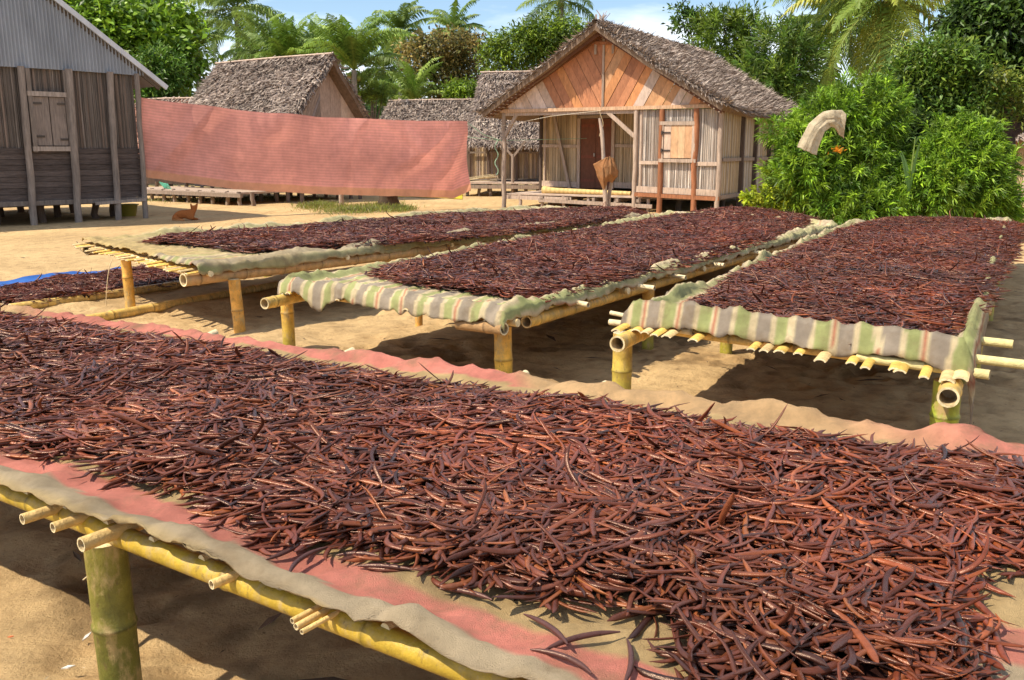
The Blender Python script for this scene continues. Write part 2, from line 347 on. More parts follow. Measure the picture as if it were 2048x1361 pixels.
def cloth(name, T, hem, colf, res, seed, ridge=0.03, wave=0.03, rv0=None, parent=None, puff=0.045, corner=None, peaks=None):
    hu0, hu1, hv0, hv1 = hem
    us = np.arange(-hu0, T.W + hu1 + res, res); vs = np.arange(-hv0, T.L + hv1 + res, res)
    U_, V_ = np.meshgrid(us, vs)
    cu = np.clip(U_, 0, T.W); cv = np.clip(V_, 0, T.L); P = T.pt(cu, cv)
    du = U_ - cu; dv = V_ - cv; d = np.hypot(du, dv)
    per = np.where(np.abs(du) >= np.abs(dv), cv, cu + 31.0)
    inside = np.minimum.reduce([cu + hu0 * 0, T.W - cu, cv, T.L - cv])
    hv = 0.72 + 0.9 * np.abs(fbm(per * 1.3, per * 0 + seed, seed, 3))            # uneven hem
    de = d * hv
    if corner: de = de * (1 + corner[2] * np.exp(-((cu - corner[0]) ** 2 + (cv - corner[1]) ** 2) / 0.02))
    ou = (du / (d + 1e-9))[..., None] * T.U + (dv / (d + 1e-9))[..., None] * T.Vd
    outw = puff * (1 - np.exp(-de / 0.05)) + wave * (0.7 * fbm(per * 2.7, per * 0 + 3, seed + 5, 4) + 0.6 * fbm(per * 8, per * 0 + 3, seed + 6, 2) * (vn(per * 1.7, per * 0, seed + 9) + .5)) * np.clip(de / 0.06, 0, 1)
    drop = np.maximum(de - 0.02, 0) * 0.92
    P = P + ou * outw[..., None]
    rv0 = ridge if rv0 is None else rv0; ridge = ridge + (rv0 - ridge) * np.exp(-(cv / 0.10) ** 2)
    rim = ridge * (0.35 + 1.9 * np.clip(fbm(per * 2.1, per * 0 + 9, seed + 8, 3) + 0.35, 0, 1)) * np.exp(-((inside - 0.035) / 0.038) ** 2) * (d < 1e-6)
    rim2 = ridge * (0.35 + 1.9 * np.clip(fbm(per * 2.1, per * 0 + 9, seed + 8, 3) + 0.35, 0, 1)) * np.exp(-(0.035 / 0.038) ** 2) * np.exp(-(de / 0.05) ** 2) * (d > 1e-6)
    gx = P[..., 0]; gy = P[..., 1]
    fold = 0.010 * fbm(gx * 5, gy * 5, seed + 2, 3) + 0.020 * np.maximum(0, 1 - 7 * np.abs(fbm(gx * 1.7 + 0.4 * U_, gy * 1.7, seed + 3, 3))) * np.exp(-inside / 0.35)
    crumple = 0.009 * fbm(U_ * 24, V_ * 24, seed + 4, 2) + 0.016 * np.maximum(0, 1 - 6 * np.abs(fbm(U_ * 4.5, V_ * 4.5, seed + 11, 2))) * np.exp(-inside / 0.12)
    crumple = crumple + 0.012 * np.maximum(0, 1 - 5 * np.abs(fbm(U_ * 9 + V_ * 3, V_ * 7 - U_ * 4, seed + 13, 2)))
    if peaks: rim = rim + sum(h_ * np.exp(-((cv - c_) / w_) ** 2) for c_, h_, w_ in peaks) * np.exp(-((T.W - cu) / .06) ** 2)
    Zc = T.z + rim + rim2 + fold + crumple - drop
    hemd = np.exp(-inside / 0.15); Zc = Zc + 0.012 * hemd * fbm(U_ * 13 + V_ * 5, V_ * 13 - U_ * 5, seed + 15, 3)
    Cc = colf(U_ + 0.012 * fbm(V_ * 4, U_ * 4, seed + 6, 2), V_)
    st = 1 + 0.22 * fbm(gx * 2.2, gy * 2.2, seed + 7, 4)[..., None]
    m = MB(); ny, nx = U_.shape; i = np.arange(ny - 1)[:, None] * nx; j = np.arange(nx - 1)[None]
    m.add(np.concatenate([P, Zc[..., None]], -1), np.stack([i + j, i + j + 1, i + nx + j + 1, i + nx + j], -1).reshape(-1, 4), (Cc * st).reshape(-1, 3))
    o = m.build(name, M['cloth'], parent=parent)
    sm = o.modifiers.new('thickness', 'SOLIDIFY'); sm.thickness = 0.004; sm.offset = -1
    return o

TA = Top([(-5.02, 4.85), (-4.17, 6.21), (0.80, 1.02), (2.14, 2.68)], 0.600)
TB = Top([(-4.80, 10.10), (-2.72, 7.75), (0.62, 16.2), (2.30, 14.10)], 0.600)
TC = Top([(-1.74, 6.72), (-0.05, 5.46), (2.45, 14.2), (4.36, 12.2)], 0.600)
TD = Top([(0.70, 5.36), (2.16, 4.16), (4.60, 12.4), (7.10, 12.9)], 0.600)

def colA(u, v):
    c = np.zeros(u.shape + (3,)); w = u + 0.03 * fbm(v * 0.9, v * 0 + 2, 3, 3) + 0.045 * np.clip((v - 5.1) / .7, 0, 1)
    seq = [(-1, LBE * np.array([.85, .78, .66])), (0.006, OLV), (0.085, PINK), (0.20, BURL), (0.42, OLV * 1.15), (0.56, PINK), (0.7, BURL), (1.0, OLV), (1.3, PINK), (1.42, BURL), (TA.W - 0.20, BURL), (TA.W - 0.11, PINK), (9, None)]
    for k in range(len(seq) - 1):
        msk = (w >= seq[k][0]) & (w < seq[k + 1][0]); c[msk] = seq[k][1]
    f = np.clip(fbm(v * 0.9 + u, v * 0 + 7, 8, 2) * 4.0 - 0.15, 0, 1)[..., None] * (u > TA.W - .2)[..., None]
    return c * (1 - 0.85 * f) + 0.85 * f * BURL * 1.1
def colB(u, v):
    c = stripes_cd(u, v, 0.62 - 0.4 * np.exp(-v / 0.7)[..., None]); k = np.clip((u - 1.9 - v * .5) / .12, 0, 1) * np.exp(-(v / .8) ** 2); g = (np.exp(-(v / .8) ** 2) * (1 - k))[..., None]
    return c * (1 - g) + g * np.array([.60, .44, .20])
tag(cloth('striped_cloth', TA, (0.022, 0.03, 0.05, 0.10), colA, 0.022, 3, ridge=0.018, wave=0.08, puff=0.012, peaks=[(float((G(px_, py_, .6) - TA.c[1]) @ TA.Vd), h_, w_) for px_, py_, h_, w_ in ((1020, 755, .02, .06), (1185, 780, .02, .05), (1517, 812, .045, .07), (1850, 862, .03, .12), (700, 722, .012, .08))]),
    'pink, olive and burlap striped sacking under the nearest heap of vanilla pods', 'cloth', 'cloths spread over the drying tables')
tag(cloth('striped_cloth', TB, (0.03, 0.10, 0.03, 0.08), lambda u, v: colB(u, v), 0.03, 17, ridge=0.050, wave=0.06, rv0=.06),
    'faded olive and beige cloth bunched along the edges of the farthest, leftmost table', 'cloth', 'cloths spread over the drying tables')
tag(cloth('striped_cloth', TC, (0.04, 0.08, 0.10, 0.08), lambda u, v: 1.18 * stripes_cd(u, v, 0.16 + 0.38 * np.clip(v - .5, 0, 1)[..., None]), 0.02, 23, ridge=0.040, wave=0.05, corner=(.5, 0, .9)),
    'pale green and grey striped cloth with a wavy hanging hem on the middle table', 'cloth', 'cloths spread over the drying tables')
tag(cloth('striped_cloth', TD, (0.06, 0.12, 0.062, 0.10), lambda u, v: stripes_cd(u, v, 0.10 + 0.35 * np.clip(v - .4, 0, 1)[..., None]), 0.018, 41, ridge=0.045, wave=0.035, rv0=0.075, corner=(TD.W, 0, 1.5)),
    'green, grey and cream cloth with thin red lines on the right table', 'cloth', 'cloths spread over the drying tables')

# ------------------------------------------------------------------ bamboo drying tables
def table(label, T, legs, rails, crossn, slats_v0, side_sticks, rail_r, leg_r, rail_over, spacing, rcol, lcol):
    o = T.c.mean(0); t = empty('drying_table', (o[0], o[1], 0), label, 'table', 'bamboo drying tables')
    for (x, y, r, ca, cb, top) in legs:
        m = MB(); culm(m, (x + rs.randn() * .01, y, gz(x, y) - 0.15), (x, y, top), r, ca, cb, spacing, n=20, phase=0.33 + 0.15 * rs.rand()); m.build('leg', M['bamboo'], t)
    for (p, q, r, c0, c1, hol) in rails:
        m = MB(); culm(m, p, q, r, c0, c1, 0.45, hol, n=20, bend=rs.randn() * 0.012); m.build('rail', M['bamboo'], t)
    for k in range(crossn):                       # cross poles on the rails
        v = 0.10 + (T.L - 0.25) * k / max(1, crossn - 1); a = T.pt(-0.06, v); b = T.pt(T.W + 0.05, v)
        m = MB(); culm(m, z3(a, T.z - 0.058), z3(b, T.z - 0.058), 0.026, YEL * 1.05, TAN, 0.4, n=12); m.build('crossbar', M['bamboo'], t)
    return t
def slats(t, T, ext, nslat, skip, ends, lw=0.032):
    # split bamboo laths along the length; their cut ends stick out past the cloth
    for k in range(nslat):
        u = 0.02 + (T.W - 0.04) * k / (nslat - 1) + rs.randn() * 0.012
        if skip(u): continue
        e = ext + rs.rand() * 0.11; w_ = lw + rs.rand() * 0.028
        a = T.pt(u + rs.randn() * 0.02, -e); b = T.pt(u, T.L * 0.98)
        m = MB(); n = 7; th = np.linspace(-1.2, 1.2, n); dd = nrm(b - a); sd = np.array([dd[1], -dd[0]])
        tt = np.array([0, 0.03, 0.3, 0.32, 1.0]); Pc = a + (b - a) * tt[:, None]
        zz = T.z - 0.031 - 0.012 * (tt < 0.02) + rs.randn() * 0.003
        ra = np.linspace(-1.2, 1.2, n)
        def shell(rad, off):
            return np.stack([np.stack([Pc[i, 0] + sd[0] * np.sin(ra) * rad, Pc[i, 1] + sd[1] * np.sin(ra) * rad, zz[i] + (np.cos(ra) - 1) * rad * 0.7 + off], -1) for i in range(len(tt))])
        A_ = shell(w_ / 2, 0.012); B_ = shell(w_ / 2 * 0.8, 0.003)
        col = (TAN if rs.rand() < 0.5 else YEL * 1.1) * (0.85 + 0.4 * rs.rand())
        for S_ in (A_, B_):
            V = S_.reshape(-1, 3); i = np.arange(len(tt) - 1)[:, None] * n; j = np.arange(n - 1)[None]
            m.add(V, np.stack([i + j, i + j + 1, i + n + j + 1, i + n + j], -1).reshape(-1, 4), col)
        V = np.vstack([A_[0], B_[0]]); j = np.arange(n - 1); m.add(V, np.stack([j, j + 1, n + j + 1, n + j], -1), np.array([0.75, 0.62, 0.38]))
        m.build('slat', M['dry'], t)
def stick(t, p, q, r, c, hol=True):
    m = MB(); culm(m, p, q, r, c, c * 1.05, 0.35, (hol, hol), n=12, bend=rs.randn() * 0.01); m.build('crossbar', M['dry'], t)

# near table: rail along the near edge, sticks across whose ends poke out, three legs on the near side
def ra(T, u, v0, v1, z): return z3(T.pt(u, v0), z), z3(T.pt(u, v1), z)
Lg = lambda x, y, r, a, b, top: (x, y, r, a, b, top)
la = TA.pt(0.02, 5.0)
legsA = []
nearleg = G(248, 1100, 0.52)
# position of the visible leg measured along the near edge
vA = float((nearleg - TA.c[0]) @ TA.Vd)
for v in (vA - 2.3, vA, vA + 2.5):
    p = TA.pt(0.045, min(max(v, 0.2), TA.L - 0.2)); legsA.append((p[0], p[1], 0.057, np.array([.085, .105, .014]), np.array([.20, .17, .03]), 0.53))
    p = TA.pt(TA.W - 0.08, min(max(v + .2, 0.2), TA.L - 0.2)); legsA.append((p[0], p[1], 0.055, GRN, YEL * 0.8, 0.47))
YG = np.array([.42, .28, .03])
ta = table('nearest bamboo table with green legs under the pink striped sacking', TA, legsA,
      [(*ra(TA, 0.050, -0.2, TA.L * 0.985, 0.548), 0.030, YG, YG * 1.1, (True, True)), (*ra(TA, TA.W - 0.06, -0.2, TA.L + .1, 0.51), 0.036, YEL, YEL, (True, True))],
      0, 0, 0, 0, 0, 0, 0.4, YEL, GRN)
def vpx(px, py): return float((G(px, py, 0.57) - TA.c[0]) @ TA.Vd)
for (px, py, r, e) in ((103, 1048, 0.016, 0.055), (180, 1060, 0.015, 0.04), (268, 1085, 0.020, 0.060), (525, 1172, 0.012, 0.018), (715, 1236, 0.007, 0.03), (733, 1243, 0.008, 0.042), (752, 1250, 0.006, 0.05), (-90, 1000, .016, .08)):
    v = vpx(px, py); a = TA.pt(-e, v); b = TA.pt(TA.W + 0.02, v + rs.randn() * 0.05)
    stick(ta, z3(a, 0.574), z3(b, 0.574), r, TAN * (0.95 + 0.25 * rs.rand()) * np.array([1, .95, .8]))
for (px, py) in ((1015, 748), (1170, 768), (1512, 812), (395, 672), (650, 712)):
    v = float((G(px, py, 0.59) - TA.c[1]) @ TA.Vd); a = TA.pt(TA.W - 0.12, v - 0.02); b = TA.pt(TA.W + 0.12, v)
    stick(ta, z3(a, 0.55), z3(b, 0.60), 0.02, LBE * 1.0)
# a dense bed of slats below, only seen from the side
for k in range(34):
    v = 0.1 + (TA.L - 0.2) * k / 33; stick(ta, z3(TA.pt(0.05, v), 0.575), z3(TA.pt(TA.W - 0.03, v), 0.575), 0.014, TAN, False)

def std_table(label, T, near_legs, ext0, ext1, rr, cols, crossn, hz=0.50, every=2.3):
    legs = []
    for (x, y, r, a, b) in near_legs: legs.append((x, y, r, a, b, hz - rr * 0.6 if x > -3.5 else .515))
    for v in np.arange(every, T.L, every):
        for u in (0.06, T.W - 0.06): p = T.pt(u, v); legs.append((p[0], p[1], 0.05, GRN * 1.1, ORG * .8, hz - rr * .6))
    rails = [(*ra(T, 0.06, -ext0, T.L + .1, hz), rr, cols[0], cols[1], (True, True)), (*ra(T, T.W - 0.06, -ext1, T.L + .1, hz), rr, cols[0], cols[1], (True, True))]
    return table(label, T, legs, rails, crossn, 0, 0, rr, 0, 0, 0.42, YEL, GRN)
tc = std_table('middle bamboo table under the pale green striped cloth, leaning legs', TC,
     [(-1.80, 7.10, 0.050, GRN, ORG), (-0.06, 5.75, 0.058, GRN * 1.1, ORG * 1.05), (-0.87, 8.31, 0.035, ORG, ORG)], 0.22, -0.35, 0.042, (YEL, BRN), 6)
slats(tc, TC, -0.06, 22, lambda u: False, 0)
for v, e in ((0.9, 0.10), (1.9, 0.16), (2.6, 0.13), (3.6, .1), (4.8, .12)):
    stick(tc, z3(TC.pt(TC.W - 0.5, v), 0.565), z3(TC.pt(TC.W + e + .04, v), 0.555), 0.019, LBE * 1.1)
stick(tc, z3(TC.pt(TC.W - 0.45, 0.03), 0.50), z3(TC.pt(TC.W + .02, -0.02), 0.52), 0.04, BRN, True)
td = std_table('right bamboo table with open hollow rail ends below the cream and green cloth', TD,
     [(0.70, 5.56, 0.062, GRN * 1.15, YEL * .9), (2.18, 4.36, 0.066, GRN * .9, GRN * 1.2)], 0.30, 0.26, 0.048, (YEL * 1.02, TAN), 6)
slats(td, TD, 0.10, 24, lambda u: 0.45 < u < 0.55 or 0.66 < u < 0.92 or 1.33 < u < 1.42 or 1.5 < u < 1.6, 0, 0.05)
for (v, z, e) in ((0.12, 0.60, 0.20), (0.04, 0.555, 0.17), (1.3, .57, .1), (2.3, .57, .08)):
    stick(td, z3(TD.pt(-e, v), z), z3(TD.pt(0.5, v + .02), 0.56), 0.014 if z > .59 else 0.019, LBE)
for (v, e) in ((0.75, 0.22), (0.30, 0.30), (0.0, 0.12)):
    stick(td, z3(TD.pt(TD.W - 0.6, v), 0.565), z3(TD.pt(TD.W + e, v + .03), 0.56), 0.024, LBE * np.array([.95, 1, .75]))
tb = std_table('far left bamboo table with a thick brown rail and bundled thin laths at the corner', TB,
     [(-3.90, 9.06, 0.050, YEL, ORG), (-2.49, 8.00, 0.052, ORG, ORG * .9)], 0.0, 0.12, 0.058, (BRN * 1.25, TAN * .9), 6)
m = MB(); culm(m, z3(TB.pt(-.12, .05), .535), z3(TB.pt(TB.W - .3, .05), .525), .035, YEL, TAN, .4, (True, True)); m.build('crossbar', M['bamboo'], tb)
slats(tb, TB, 0.10, 26, lambda u: False, 0)
for k in range(9):
    u = 0.05 + 0.11 * k
    stick(tb, z3(TB.pt(-0.22 + rs.rand() * .08 + k * .02, 0.02 + rs.rand() * .25), 0.565 - k * 0.003), z3(TB.pt(1.2 + u, -0.02 + rs.rand() * .12), 0.56), 0.011, LBE * (0.8 + .3 * rs.rand()), False)
m = MB(); a = TB.pt(-.1, .02); b = TB.pt(.15, -.02); culm(m, z3(a, .515), z3(b, .515), .045, TAN, TAN, .4, (True, True)); m.build('crossbar', M['bamboo'], tb)

# ------------------------------------------------------------------ vanilla pods
BC = np.array([[0.145, 0.036, 0.018], [0.090, 0.024, 0.013], [0.20, 0.052, 0.020], [0.14, 0.040, 0.022], [0.26, 0.072, 0.024], [0.050, 0.015, 0.010], [0.33, 0.10, 0.030]])
BP = np.array([0.32, 0.20, 0.20, 0.13, 0.08, 0.058, 0.012])
def pods(x, y, z, nseg, nside, scale=1.0, flow=None, spike=0.04, pitch=0.065):
    N = len(x); t = np.linspace(-1, 1, nseg + 1)
    Ln = (0.118 + 0.085 * rs.rand(N)) * scale; R = (0.0042 + 0.0026 * rs.rand(N)) * scale
    bend = rs.randn(N) * 0.10; b3 = rs.randn(N) * 0.07; bz = np.abs(rs.randn(N)) * 0.035
    cx = Ln[:, None] / 2 * t[None]; cy = Ln[:, None] * (bend[:, None] * (1 - t ** 2) + b3[:, None] * (t ** 3 - t)) ; cz = Ln[:, None] * bz[:, None] * (t ** 2)
    hook = (rs.rand(N) < 0.5)[:, None] * np.clip(t - 0.72, 0, 1) ** 1.0 * Ln[:, None] * rs.randn(N)[:, None] * 0.5; cy = cy + hook
    prof = np.clip(1 - np.abs(t) ** 4.6, 0.02, 1) ** 0.62 * (1 + 0.18 * (-t))
    prof = np.maximum(prof, 0.14)
    rr = R[:, None] * prof[None] * (1 + 0.05 * rs.randn(N, nseg + 1))
    th = np.arange(nside) / nside * 2 * PI
    flat = 0.42 + 0.35 * rs.rand(N)
    roll = rs.randn(N) * 0.5
    ey = np.cos(th)[None, None] * rr[..., None] * 1.35; ez = np.sin(th)[None, None] * rr[..., None] * flat[:, None, None]
    c, s = np.cos(roll)[:, None, None], np.sin(roll)[:, None, None]
    ey, ez = ey * c - ez * s, ey * s + ez * c
    LX = np.repeat(cx[..., None], nside, 2); LY = cy[..., None] + ey; LZ = cz[..., None] + ez
    pit = rs.randn(N) * pitch; sp = rs.rand(N) < spike; pit[sp] += rs.randn(sp.sum()) * 0.35
    c, s = np.cos(pit)[:, None, None], np.sin(pit)[:, None, None]; LX, LZ = LX * c - LZ * s, LX * s + LZ * c
    yaw = rs.rand(N) * 2 * PI if flow is None else flow + rs.randn(N) * 0.9
    c, s = np.cos(yaw)[:, None, None], np.sin(yaw)[:, None, None]; LX, LY = LX * c - LY * s, LX * s + LY * c
    V = np.stack([LX + x[:, None, None], LY + y[:, None, None], LZ + z[:, None, None] + (np.abs(pit) * Ln * 0.3)[:, None, None]], -1)
    patch = 0.92 * (1 + 0.45 * fbm(x * 2.3, y * 2.3, 91, 3)); warm = fbm(x * 1.3, y * 1.3, 95, 2)[:, None] * np.array([0.25, 0.0, -0.2])
    col = BC[rs.choice(len(BC), N, p=BP)] * (0.62 + 0.62 * rs.rand(N))[:, None] * patch[:, None] * (1 + warm)
    ring = nside; i = np.arange(nseg)[:, None] * ring; j = np.arange(nside)[None]; j2 = (j + 1) % nside
    F = np.stack([i + j, i + j2, i + ring + j2, i + ring + j], -1).reshape(-1, 4)
    return V.reshape(N, -1, 3), F, col, V[:, nseg // 2, 0, :]
def pile(poly, z0, dens, nseg, nside, seed, base, height=0.03, edge=0.09, rag=0.05, zf=None, spike=0.03):
    P = np.array(poly); lo = P.min(0) - 0.06; hi = P.max(0) + 0.06; A_ = (hi - lo).prod(); n = int(A_ * dens)
    x = lo[0] + rs.rand(n) * (hi[0] - lo[0]); y = lo[1] + rs.rand(n) * (hi[1] - lo[1])
    ins = inpoly(x, y, P); d = pdist(x, y, P) * np.where(ins, 1, -1) + rag * 2 * fbm(x * 3, y * 3, seed, 3)
    keep = rs.rand(n) < np.clip(d / edge + 0.08, 0, 1) ** 1.3; x = x[keep]; y = y[keep]; d = d[keep]
    def hf(x, y, d): return (height * np.clip(d / 0.16, 0, 1) * (0.75 + 0.9 * (fbm(x * 2.2, y * 2.2, seed + 1, 3) + 0.3)))
    zb = z0 if zf is None else zf(x, y)
    lay = rs.rand(len(x))
    z = zb + 0.010 + hf(x, y, d) + 0.026 * lay * np.clip(d / 0.1, 0.15, 1)
    flow = PI * 1.2 * fbm(x * 1.5, y * 1.5, seed + 5, 2)
    V, F, col, mid = pods(x, y, z, nseg, nside, flow=flow, spike=spike)
    # bed below the top layers, near-black to paint the shade between pods
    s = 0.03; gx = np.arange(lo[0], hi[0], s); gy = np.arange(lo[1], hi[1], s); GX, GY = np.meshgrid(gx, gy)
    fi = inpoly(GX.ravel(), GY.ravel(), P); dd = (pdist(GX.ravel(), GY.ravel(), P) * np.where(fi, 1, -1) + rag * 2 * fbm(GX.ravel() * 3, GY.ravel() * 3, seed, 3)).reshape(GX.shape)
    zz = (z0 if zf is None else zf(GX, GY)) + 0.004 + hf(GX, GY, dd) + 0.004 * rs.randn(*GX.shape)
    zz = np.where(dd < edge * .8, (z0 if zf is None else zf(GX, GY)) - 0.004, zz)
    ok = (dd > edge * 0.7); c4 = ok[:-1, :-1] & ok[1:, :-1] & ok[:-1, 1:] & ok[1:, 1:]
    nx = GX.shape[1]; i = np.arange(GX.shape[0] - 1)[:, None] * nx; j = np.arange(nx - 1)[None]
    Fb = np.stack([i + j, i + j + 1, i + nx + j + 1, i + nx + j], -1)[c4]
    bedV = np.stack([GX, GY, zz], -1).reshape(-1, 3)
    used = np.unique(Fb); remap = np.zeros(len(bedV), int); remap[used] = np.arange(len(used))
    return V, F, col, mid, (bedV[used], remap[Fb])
def stuff(name, label, V, F, col, bed):
    m = MB(); N, k, _ = V.shape
    m.add(V.reshape(-1, 3), (F[None] + (np.arange(N) * k)[:, None, None]).reshape(-1, 4), np.repeat(col, k, 0))
    if bed is not None: m.add(bed[0], bed[1], np.array([0.016, 0.006, 0.005]))  # shade of the gaps put into the bed colour
    return tag(m.build(name, M['bean']), label, 'vanilla pods', 'heaps of drying vanilla pods', 'stuff')

pxA = [(-330, 700), (0, 628), (250, 668), (500, 706), (620, 725), (750, 750), (900, 767), (1000, 778), (1100, 792), (1300, 822), (1500, 851), (1700, 884), (1850, 900), (2048, 932), (2150, 1000),
       (2110, 1110), (1990, 1180), (1960, 1230), (1985, 1361), (1980, 1450), (1420, 1450), (1350, 1361), (1330, 1275), (1240, 1225), (1130, 1205), (1000, 1175), (860, 1150), (740, 1110), (640, 1085), (560, 1090), (480, 1060), (400, 1015), (300, 975), (150, 925), (0, 880), (-420, 790), (-600, 740)]
polyA = [G(x, y + 5, 0.62) for x, y in pxA]
# keep the heap on the table top
V, F, col, mid, bed = pile(polyA, 0.605, 2050, 9, 6, 61, 0, height=0.030, edge=0.075, rag=0.05, spike=0.025)
# the 300 pods that show largest are objects of their own, the rest one mass
v3 = mid - np.array([0, 0, CAM_H]); zc = v3 @ _fw; pxx = 1024 + 1800 * (v3 @ _rt) / zc; pyy = 680.5 - 1800 * (v3 @ _up) / zc
inside = (pxx > 40) & (pxx < 2010) & (pyy < 1330) & (zc > 0.5)
score = np.where(inside, zc - mid[:, 2] * 9.0, 1e9); top = np.argsort(score)[:300]
rest = np.ones(len(V), bool); rest[top] = False
for k in top:
    c = V[k].mean(0); m = MB(); m.add(V[k], F, col[k])
    tag(m.build('vanilla_pod', M['bean'], loc=c), 'glossy dark brown vanilla pod in the front of the nearest heap', 'vanilla pod', 'vanilla pods lying nearest on the front table')
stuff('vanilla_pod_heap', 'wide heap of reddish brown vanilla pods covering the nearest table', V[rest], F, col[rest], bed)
# single strays on the cloth
def stray(px, py, ln, yaw, bend, label):
    p = G(px, py, 0.62); n = 10; t = np.linspace(-1, 1, n); c, s = math.cos(yaw), math.sin(yaw)
    lx = ln / 2 * t; ly = ln * bend * (1 - t ** 2); pts = np.stack([p[0] + lx * c - ly * s, p[1] + lx * s + ly * c, 0.628 + 0.004 * t], -1)
    m = MB(); tube(m, pts, 0.0062 * np.clip(1 - np.abs(t) ** 3, 0.15, 1) ** .7, np.array([0.07, 0.028, 0.024]), 8)
    tag(m.build('vanilla_pod', M['bean'], loc=(p[0], p[1], 0.62)), label, 'vanilla pod')
stray(617, 1128, 0.15, 1.15, 0.16, 'curved dark pod lying alone across the pink stripe at the front')
stray(575, 1105, 0.13, 0.9, -0.06, 'thin straight pod pointing down over the pink stripe, left of the curved one')
stray(770, 1142, 0.14, -0.25, 0.06, 'lowest pod of the little cluster on the pink stripe right of the curved one')
stray(715, 1118, 0.11, -0.2, 0.12, 'short pod at the left tip of the little cluster on the pink stripe')
stray(1090, 1265, 0.16, -1.0, 0.08, 'long pod lying almost alone on the tan cloth at the lower middle, leftmost of three')
stray(1165, 1290, 0.17, 0.35, 0.10, 'long dark pod slanting across the bare tan cloth, middle of three')
stray(1250, 1330, 0.15, 1.4, -0.08, 'pod pointing at the viewer on the bare tan cloth, rightmost of three')
stray(1120, 1330, 0.15, -0.7, 0.12, 'pod resting on the edge of the pink stripe at the bottom middle')
stray(930, 1195, 0.14, -0.5, 0.08, 'pod lying loose between the heap and the tan stripe, left of the bare tan patch')
def heap(px, z, dens, seed, label, nseg=5, nside=4, zf=None, **k):
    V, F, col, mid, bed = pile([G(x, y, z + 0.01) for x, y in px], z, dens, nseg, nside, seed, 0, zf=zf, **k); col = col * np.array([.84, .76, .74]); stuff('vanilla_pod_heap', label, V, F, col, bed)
heap([(725, 548), (790, 572), (900, 582), (1030, 600), (1085, 605), (1150, 590), (1300, 552), (1450, 514), (1560, 478), (1640, 440), (1560, 426), (1460, 419), (1380, 428), (1240, 452), (1000, 492), (860, 518)],
     0.607, 1500, 71, 'heap of dark vanilla pods on the middle table', height=0.030, edge=0.08, rag=0.03)
heap([(1365, 618), (1420, 640), (1530, 662), (1700, 690), (1830, 702), (1925, 668), (1990, 600), (2030, 520), (2052, 450), (1900, 441), (1760, 442), (1680, 462), (1560, 512), (1450, 562)],
     0.607, 1500, 72, 'heap of dark vanilla pods on the right table', height=0.030, edge=0.08, rag=0.03)
heap([(285, 486), (400, 496), (500, 508), (560, 509), (700, 498), (900, 485), (1050, 466), (1200, 448), (1300, 430), (1265, 420), (1150, 421), (1050, 425), (900, 433), (700, 449), (500, 464), (400, 470), (320, 476)],
     0.607, 1100, 73, 'thin looking far heap of vanilla pods on the leftmost table', height=0.035, edge=0.10, rag=0.03)
# mat of pods on the ground at the left, on a blue sheet
heap([(-200, 600), (0, 600), (60, 606), (200, 590), (400, 560), (345, 531), (230, 540), (120, 552), (0, 572), (-200, 590)], 0.05, 1200, 74, 'low spread of vanilla pods on the blue sheet on the ground', height=0.03, edge=0.12, zf=lambda x, y: gh(x, y) + 0.03)
m = MB(); q = [G(-260, 625), G(30, 600), G(430, 585), G(440, 538), G(290, 519), G(-260, 585)]
c00 = np.array([G(-300, 618), G(420, 560), G(-300, 598), G(345, 527)])
A_, B_ = np.meshgrid(np.linspace(0, 1, 120), np.linspace(0, 1, 40)); P = bil(c00, A_, B_)
e_ = np.minimum(np.minimum(A_, 1 - A_) * 6, np.minimum(B_, 1 - B_) * 3)
Zt = gh(P[..., 0], P[..., 1]) + 0.012 + 0.03 * np.exp(-(e_ / 0.06) ** 2) * (1 + 1.2 * fbm(P[..., 0] * 3, P[..., 1] * 3, 4, 3))
nx = 120; i = np.arange(39)[:, None] * nx; j = np.arange(119)[None]
m.add(np.concatenate([P, Zt[..., None]], -1), np.stack([i + j, i + j + 1, i + nx + j + 1, i + nx + j], -1).reshape(-1, 4), np.array([0.03, 0.12, 0.40]))
tag(m.build('plastic_sheet', M['paint']), 'bright blue plastic sheet on the sand under the low spread of pods', 'tarpaulin')
for (a, b, lab, r) in (((20, 612), (430, 556), 'long bamboo pole lying on the sand, the upper of two, beside the blue sheet', 0.050), ((170, 634), (585, 556), 'long bamboo pole lying on the sand, the lower of two, nearer the tables', 0.050)):
    p = G(*a, 0.05); q = G(*b, 0.05); m = MB()
    za = gz(*p) + r * .8; zb_ = gz(*q) + r * .8
    culm(m, z3(p, za), z3(q, zb_), r, YEL * 1.1, TAN, 0.5, (True, True), n=18, bend=0.03)
    tag(m.build('bamboo_pole', M['bamboo'], loc=(p[0], p[1], 0)), lab, 'bamboo pole', 'bamboo poles on the sand')
